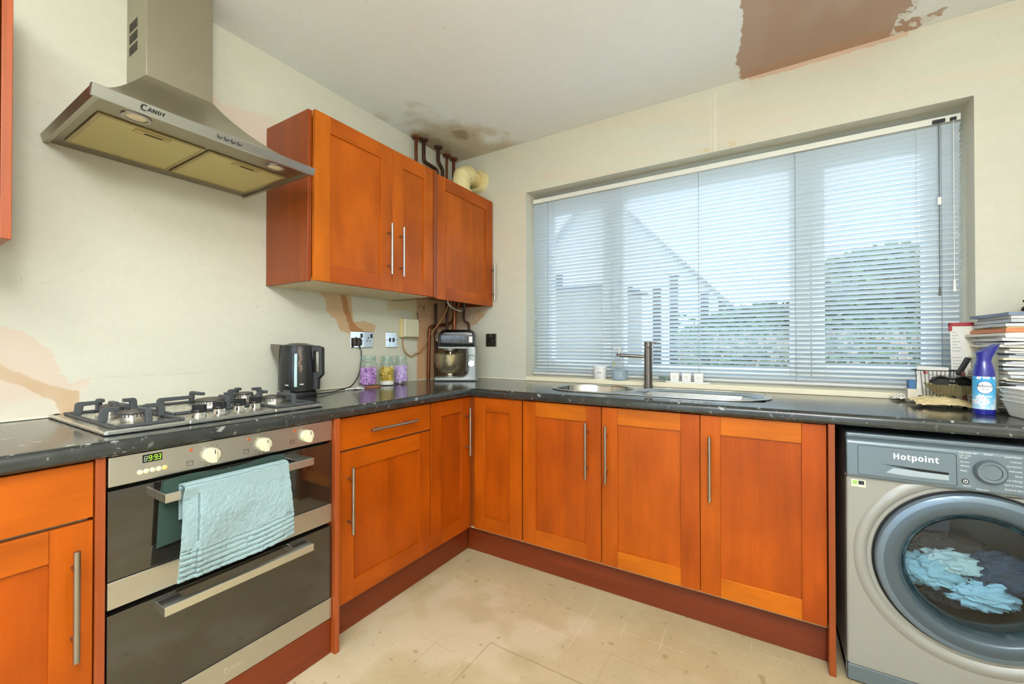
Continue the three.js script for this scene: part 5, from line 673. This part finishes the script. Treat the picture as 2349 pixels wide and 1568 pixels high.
{ const t = thing('sunglasses', 'folded black sunglasses on the glass bowl', 'sunglasses', [2.575, 1.003, 0.195], 0.1); const lens = s => { const g = ext(rrect(-0.026, -0.017, 0.026, 0.017, 0.014), 0.004, 0.001, 2); g.rotateX(-0.5); g.rotateY(s * 0.15); g.translate(s * 0.033, 0.006, 0); return g; }; obj('lens', lens(-1), M.blackGloss, t); obj('lens', lens(1), M.blackGloss, t); obj('frame', [tube([[-0.06, 0.008, 0], [-0.034, 0.024, 0], [0, 0.016, 0.004], [0.034, 0.024, 0], [0.06, 0.008, 0]], 0.004, 30, 8)], M.black, t); for (const s of [-1, 1]) obj('temple', tube([[s * 0.06, 0.008, 0], [s * 0.05, 0.0, -0.025], [-s * 0.03, -0.002, -0.03]], 0.0035, 20, 8), M.black, t); }
{ const q = (u, v) => fbm(u * 5 + 3, v * 5 + 1, 2) * 0.6 + 0.4 * fbm(u * 13 + 3, v * 13 + 1, 2); const crum = (x0, x1, z0, z1, hh, sd) => sheet(26, 22, (u, v) => { const e = 0.014 * (vn(u * 9 + sd, v * 9) - 0.5), r = q(u + sd, v + sd); return [mix(x0, x1, u) + e + 0.01 * (v - 0.5), 0.002 + hh * (1 - Math.abs(2 * r - 1)) * (0.35 + 0.65 * Math.sin(Math.PI * clamp(u * 0.9 + 0.1)) * Math.sin(Math.PI * clamp(v))), mix(z1, z0, v) + e]; }, 0.0012);
  const a = obj('crumpled_paper', uvBox(clean(crum(-0.09, 0.085, -0.09, 0.09, 0.04, 2.3))), mat(rgb(218, 198, 150), 0.8)); a.position.set(2.55, TY, 0.195); tag(a, 'crumpled brown wrapping paper under the glass bowl', 'paper');
  const b = obj('crumpled_paper', uvBox(clean(crum(-0.045, 0.045, -0.035, 0.035, 0.03, 7.9))), mat(rgb(226, 222, 208), 0.8)); b.position.set(2.475, TY, 0.045); tag(b, 'torn white scrap of paper by the end of the blind', 'paper'); }
// foam trays, nested
for (let i = 0; i < 4; i++) { const s0 = [0.1, 0.07], g = (() => { const sec = [[0.86, 0, 0.8], [0.9, 0.004, 0.85], [1.02, 0.05, 1.0], [1.06, 0.052, 1.03], [1.06, 0.055, 1.03], [1.0, 0.0545, 0.97], [0.88, 0.008, 0.82]]; const P = sec.map(s => rrect(-s0[0] * s[0], -s0[1] * s[2], s0[0] * s[0], s0[1] * s[2], 0.018).getSpacedPoints(60)); return join([grid(60, sec.length - 1, (u, v) => { const j = Math.round(v * (sec.length - 1)), p = P[j][Math.round(u * 60)]; return [p.x, sec[j][1], -p.y]; }), grid(60, 1, (u, v) => { const p = P[6][Math.round(u * 60)]; return [p.x * (1 - v), 0.008, -p.y * (1 - v)]; }), grid(60, 1, (u, v) => { const p = P[0][Math.round(u * 60)]; return [p.x * v, 0, -p.y * v]; })]); })();
  const o = obj('foam_tray', uvBox(clean(g)), mat(rgb(236, 234, 226), 0.6)); o.position.set(2.752, TY + 0.0005 + i * 0.0135, 0.425); o.rotation.y = 0.12; tag(o, ['white food tray at the bottom of the nested stack', 'white food tray second from the bottom of the nested stack', 'white food tray second from the top of the nested stack', 'white food tray topmost in the nested stack by the aerosol'][i], 'tray', 'nested trays'); }
{ const t = thing('cream_lid', 'round cream lid with a green dot standing behind the trays', 'lid', [2.75, TY + 0.001, 0.335]); t.rotation.x = -0.2; obj('disc', rod([0, 0.052, 0], [0, 0.052, 0.004], 0.052, 0.052, 36), mat(rgb(228, 222, 200), 0.5), t); obj('green_dot', rod([0.012, 0.062, 0.004], [0.012, 0.062, 0.0048], 0.008, 0.008, 20), mat(rgb(40, 150, 60), 0.5), t); }
{ const t = thing('plastic_tub', 'clear empty plastic tub upturned behind the aerosol can', 'tub', [2.64, TY + 0.0005, 0.275]); obj('tub', lathe([[0.036, 0], [0.034, 0.002], [0.031, 0.19], [0.026, 0.206], [0.0005, 0.21]], 32), pmat(rgb(226, 226, 210), 0.25, 0, { transmission: 0.75, thickness: 0 }), t); }
{ const t = thing('hairbrush', 'dark handled brush standing behind the wire basket', 'brush', [2.628, TY + 0.001, 0.135]); obj('handle', [rod([0, 0, 0], [-0.004, 0.13, -0.01], 0.007, 0.006)], mat(rgb(120, 60, 64), 0.5), t); obj('head', cb(0, 0, 0, 0.018, 0.075, 0.012, 0.005, 2).rotateZ(-0.4).translate(-0.002, 0.15, -0.012), M.black, t); }

// ------------------------------------------------------------------ outside the window
{ const paving = mat(rgb(190, 186, 176), 0.95); const o = struct('ground', bx(-30, 30, -0.5, -0.25, -60, -TH - 0.001, 0), paving); 
  const far = struct('ground_rear', bx(-30, 30, -0.5, -0.16, RZ + TH + 0.001, 40, 0), mat(rgb(190, 186, 176), 0.9)); }
{ const t = thing('neighbour_house', 'gabled house seen through the blind on the side of the corner', 'house', [-3.4, -0.25, -12.5]); const wallH = mat(rgb(206, 200, 188), 0.9), roof = mat(rgb(116, 108, 104), 0.9);
  const gb = poly([[-4, 0], [4, 0], [4, 2.9], [0, 7.2], [-4, 2.9]]); const g = ext(gb, 7, 0); g.translate(0, 0, -7); obj('gable_wall', g, wallH, t);
  for (const s of [-1, 1]) { const p = ext(poly([[s * 4.3, 2.55], [0, 7.2], [0, 7.4], [s * 4.45, 2.62]]), 7.4, 0); p.translate(0, 0, -7.2); obj('roof', p, roof, t); }
  for (const [x, y] of [[-2, 3], [-2, 0.9]]) { const w = sub('window', t, [x, y, 0.02]); obj('window_frame', bx(-0.65, 0.65, 0, 1.2, -0.03, 0.03), M.white, w); obj('pane', bx(-0.57, -0.03, 0.08, 1.12, 0.03, 0.035, 0), M.blackGloss, w); obj('pane', bx(0.03, 0.57, 0.08, 1.12, 0.03, 0.035, 0), M.blackGloss, w); } }
{ const t = thing('garden_fence', 'timber board fence across the end of the garden', 'fence', [3.2, -0.25, -10.5]); const fm = mat(rgb(158, 142, 122), 0.9); for (let i = 0; i < 46; i++) obj('board', bx(-3.45 + i * 0.15, -3.45 + i * 0.15 + 0.14, 0, 1.72 + 0.02 * hs(i, 3), -0.01, 0.01, 0), fm, t); for (let i = 0; i < 5; i++) obj('post', bx(-3.4 + i * 1.7, -3.3 + i * 1.7, 0, 1.85, 0.012, 0.1, 0), mat(rgb(112, 98, 82), 0.9), t); }
for (const [x, z, h, lab] of [[0.62, -5, 2.55, 'dark garden post outside, nearest the house'], [0.3, -5.2, 2.4, 'slimmer dark garden post outside, next to the thicker one'], [1.02, -5.6, 2.3, 'garden post outside closest to the hedge']]) { const o = obj('garden_post', [bx(-0.06, 0.06, 0, h, -0.06, 0.06, 0.004), bx(-0.075, 0.075, h, h + 0.03, -0.075, 0.075, 0.004)], mat(rgb(62, 56, 50), 0.8)); o.position.set(x, -0.25, z); tag(o, lab, 'post'); }
{ const t = thing('garden_shed', 'timber shed outside at the corner side of the window', 'shed', [-1.55, -0.25, -4.6]); const sm = mat(rgb(152, 144, 130), 0.9); for (let i = 0; i < 16; i++) obj('weatherboard', bx(-1.3, 1.3, i * 0.15, i * 0.15 + 0.146, 0, 0.02 + 0.003 * (i % 2), 0), sm, t); obj('shed_body', bx(-1.28, 1.28, 0, 2.4, -1.8, -0.001, 0), sm, t); obj('shed_roof', bx(-1.4, 1.4, 2.4, 2.46, -1.9, 0.15, 0), mat(rgb(78, 76, 74), 0.9), t); }
function leaves(name, label, cat, pos, n, size, place, col, seed, trunk) {
  const t = thing(name, label, cat, pos), q = mulberry(seed), lg = new THREE.BufferGeometry(); lg.setAttribute('position', new THREE.Float32BufferAttribute([0, 0, 0, 0.5, 0.12, 0.45, 0, 0, 1, -0.5, 0.12, 0.45], 3)); lg.setIndex([0, 1, 2, 0, 2, 3]); lg.computeVertexNormals();
  const im = new THREE.InstancedMesh(lg, mat(rgb(255, 255, 255), 0.8, 0, { side: THREE.DoubleSide }), n), o = new THREE.Object3D(); im.name = 'foliage'; im.userData.kind = 'stuff'; im.castShadow = im.receiveShadow = true;
  for (let i = 0; i < n; i++) { o.position.set(...place(q)); o.rotation.set(q() * 6.3, q() * 6.3, q() * 6.3); o.scale.setScalar(size * (0.6 + 0.8 * q())); o.updateMatrix(); im.setMatrixAt(i, o.matrix); im.setColorAt(i, col.clone().multiplyScalar(0.6 + 0.8 * q())); }
  t.add(im); if (trunk) obj('trunk', trunk, mat(rgb(80, 70, 62), 0.9), t); return t; }
leaves('hedge', 'clipped leafy hedge outside below the window view', 'hedge', [3.1, -0.25, -4.4], 6000, 0.075, q => [(q() - 0.5) * 4.6, q() * (1.55 + 0.3 * q()), (q() - 0.5) * 0.9], rgb(92, 112, 72), 3);
leaves('garden_tree', 'round leafy tree beyond the fence, nearest the far end of the window', 'tree', [4.4, -0.25, -12], 5000, 0.22, q => { const a = q() * 6.283, b = Math.acos(2 * q() - 1), r = 1.5 * Math.cbrt(q()); return [r * Math.sin(b) * Math.cos(a), 2.6 + 1.15 * r * Math.cos(b) * 0.8, r * Math.sin(b) * Math.sin(a)]; }, rgb(92, 112, 74), 4, rod([0, 0, 0], [0, 2.2, 0], 0.12, 0.08));
leaves('garden_tree', 'low spreading tree beyond the fence in the middle of the window', 'tree', [1.9, -0.25, -12.4], 4500, 0.2, q => { const a = q() * 6.283, b = Math.acos(2 * q() - 1), r = 1.5 * Math.cbrt(q()); return [r * 1.3 * Math.sin(b) * Math.cos(a), 1.7 + 0.6 * r * Math.cos(b), r * Math.sin(b) * Math.sin(a)]; }, rgb(84, 104, 70), 6, rod([0, 0, 0], [0, 1.4, 0], 0.12, 0.08));

renderer.render(scene, camera);
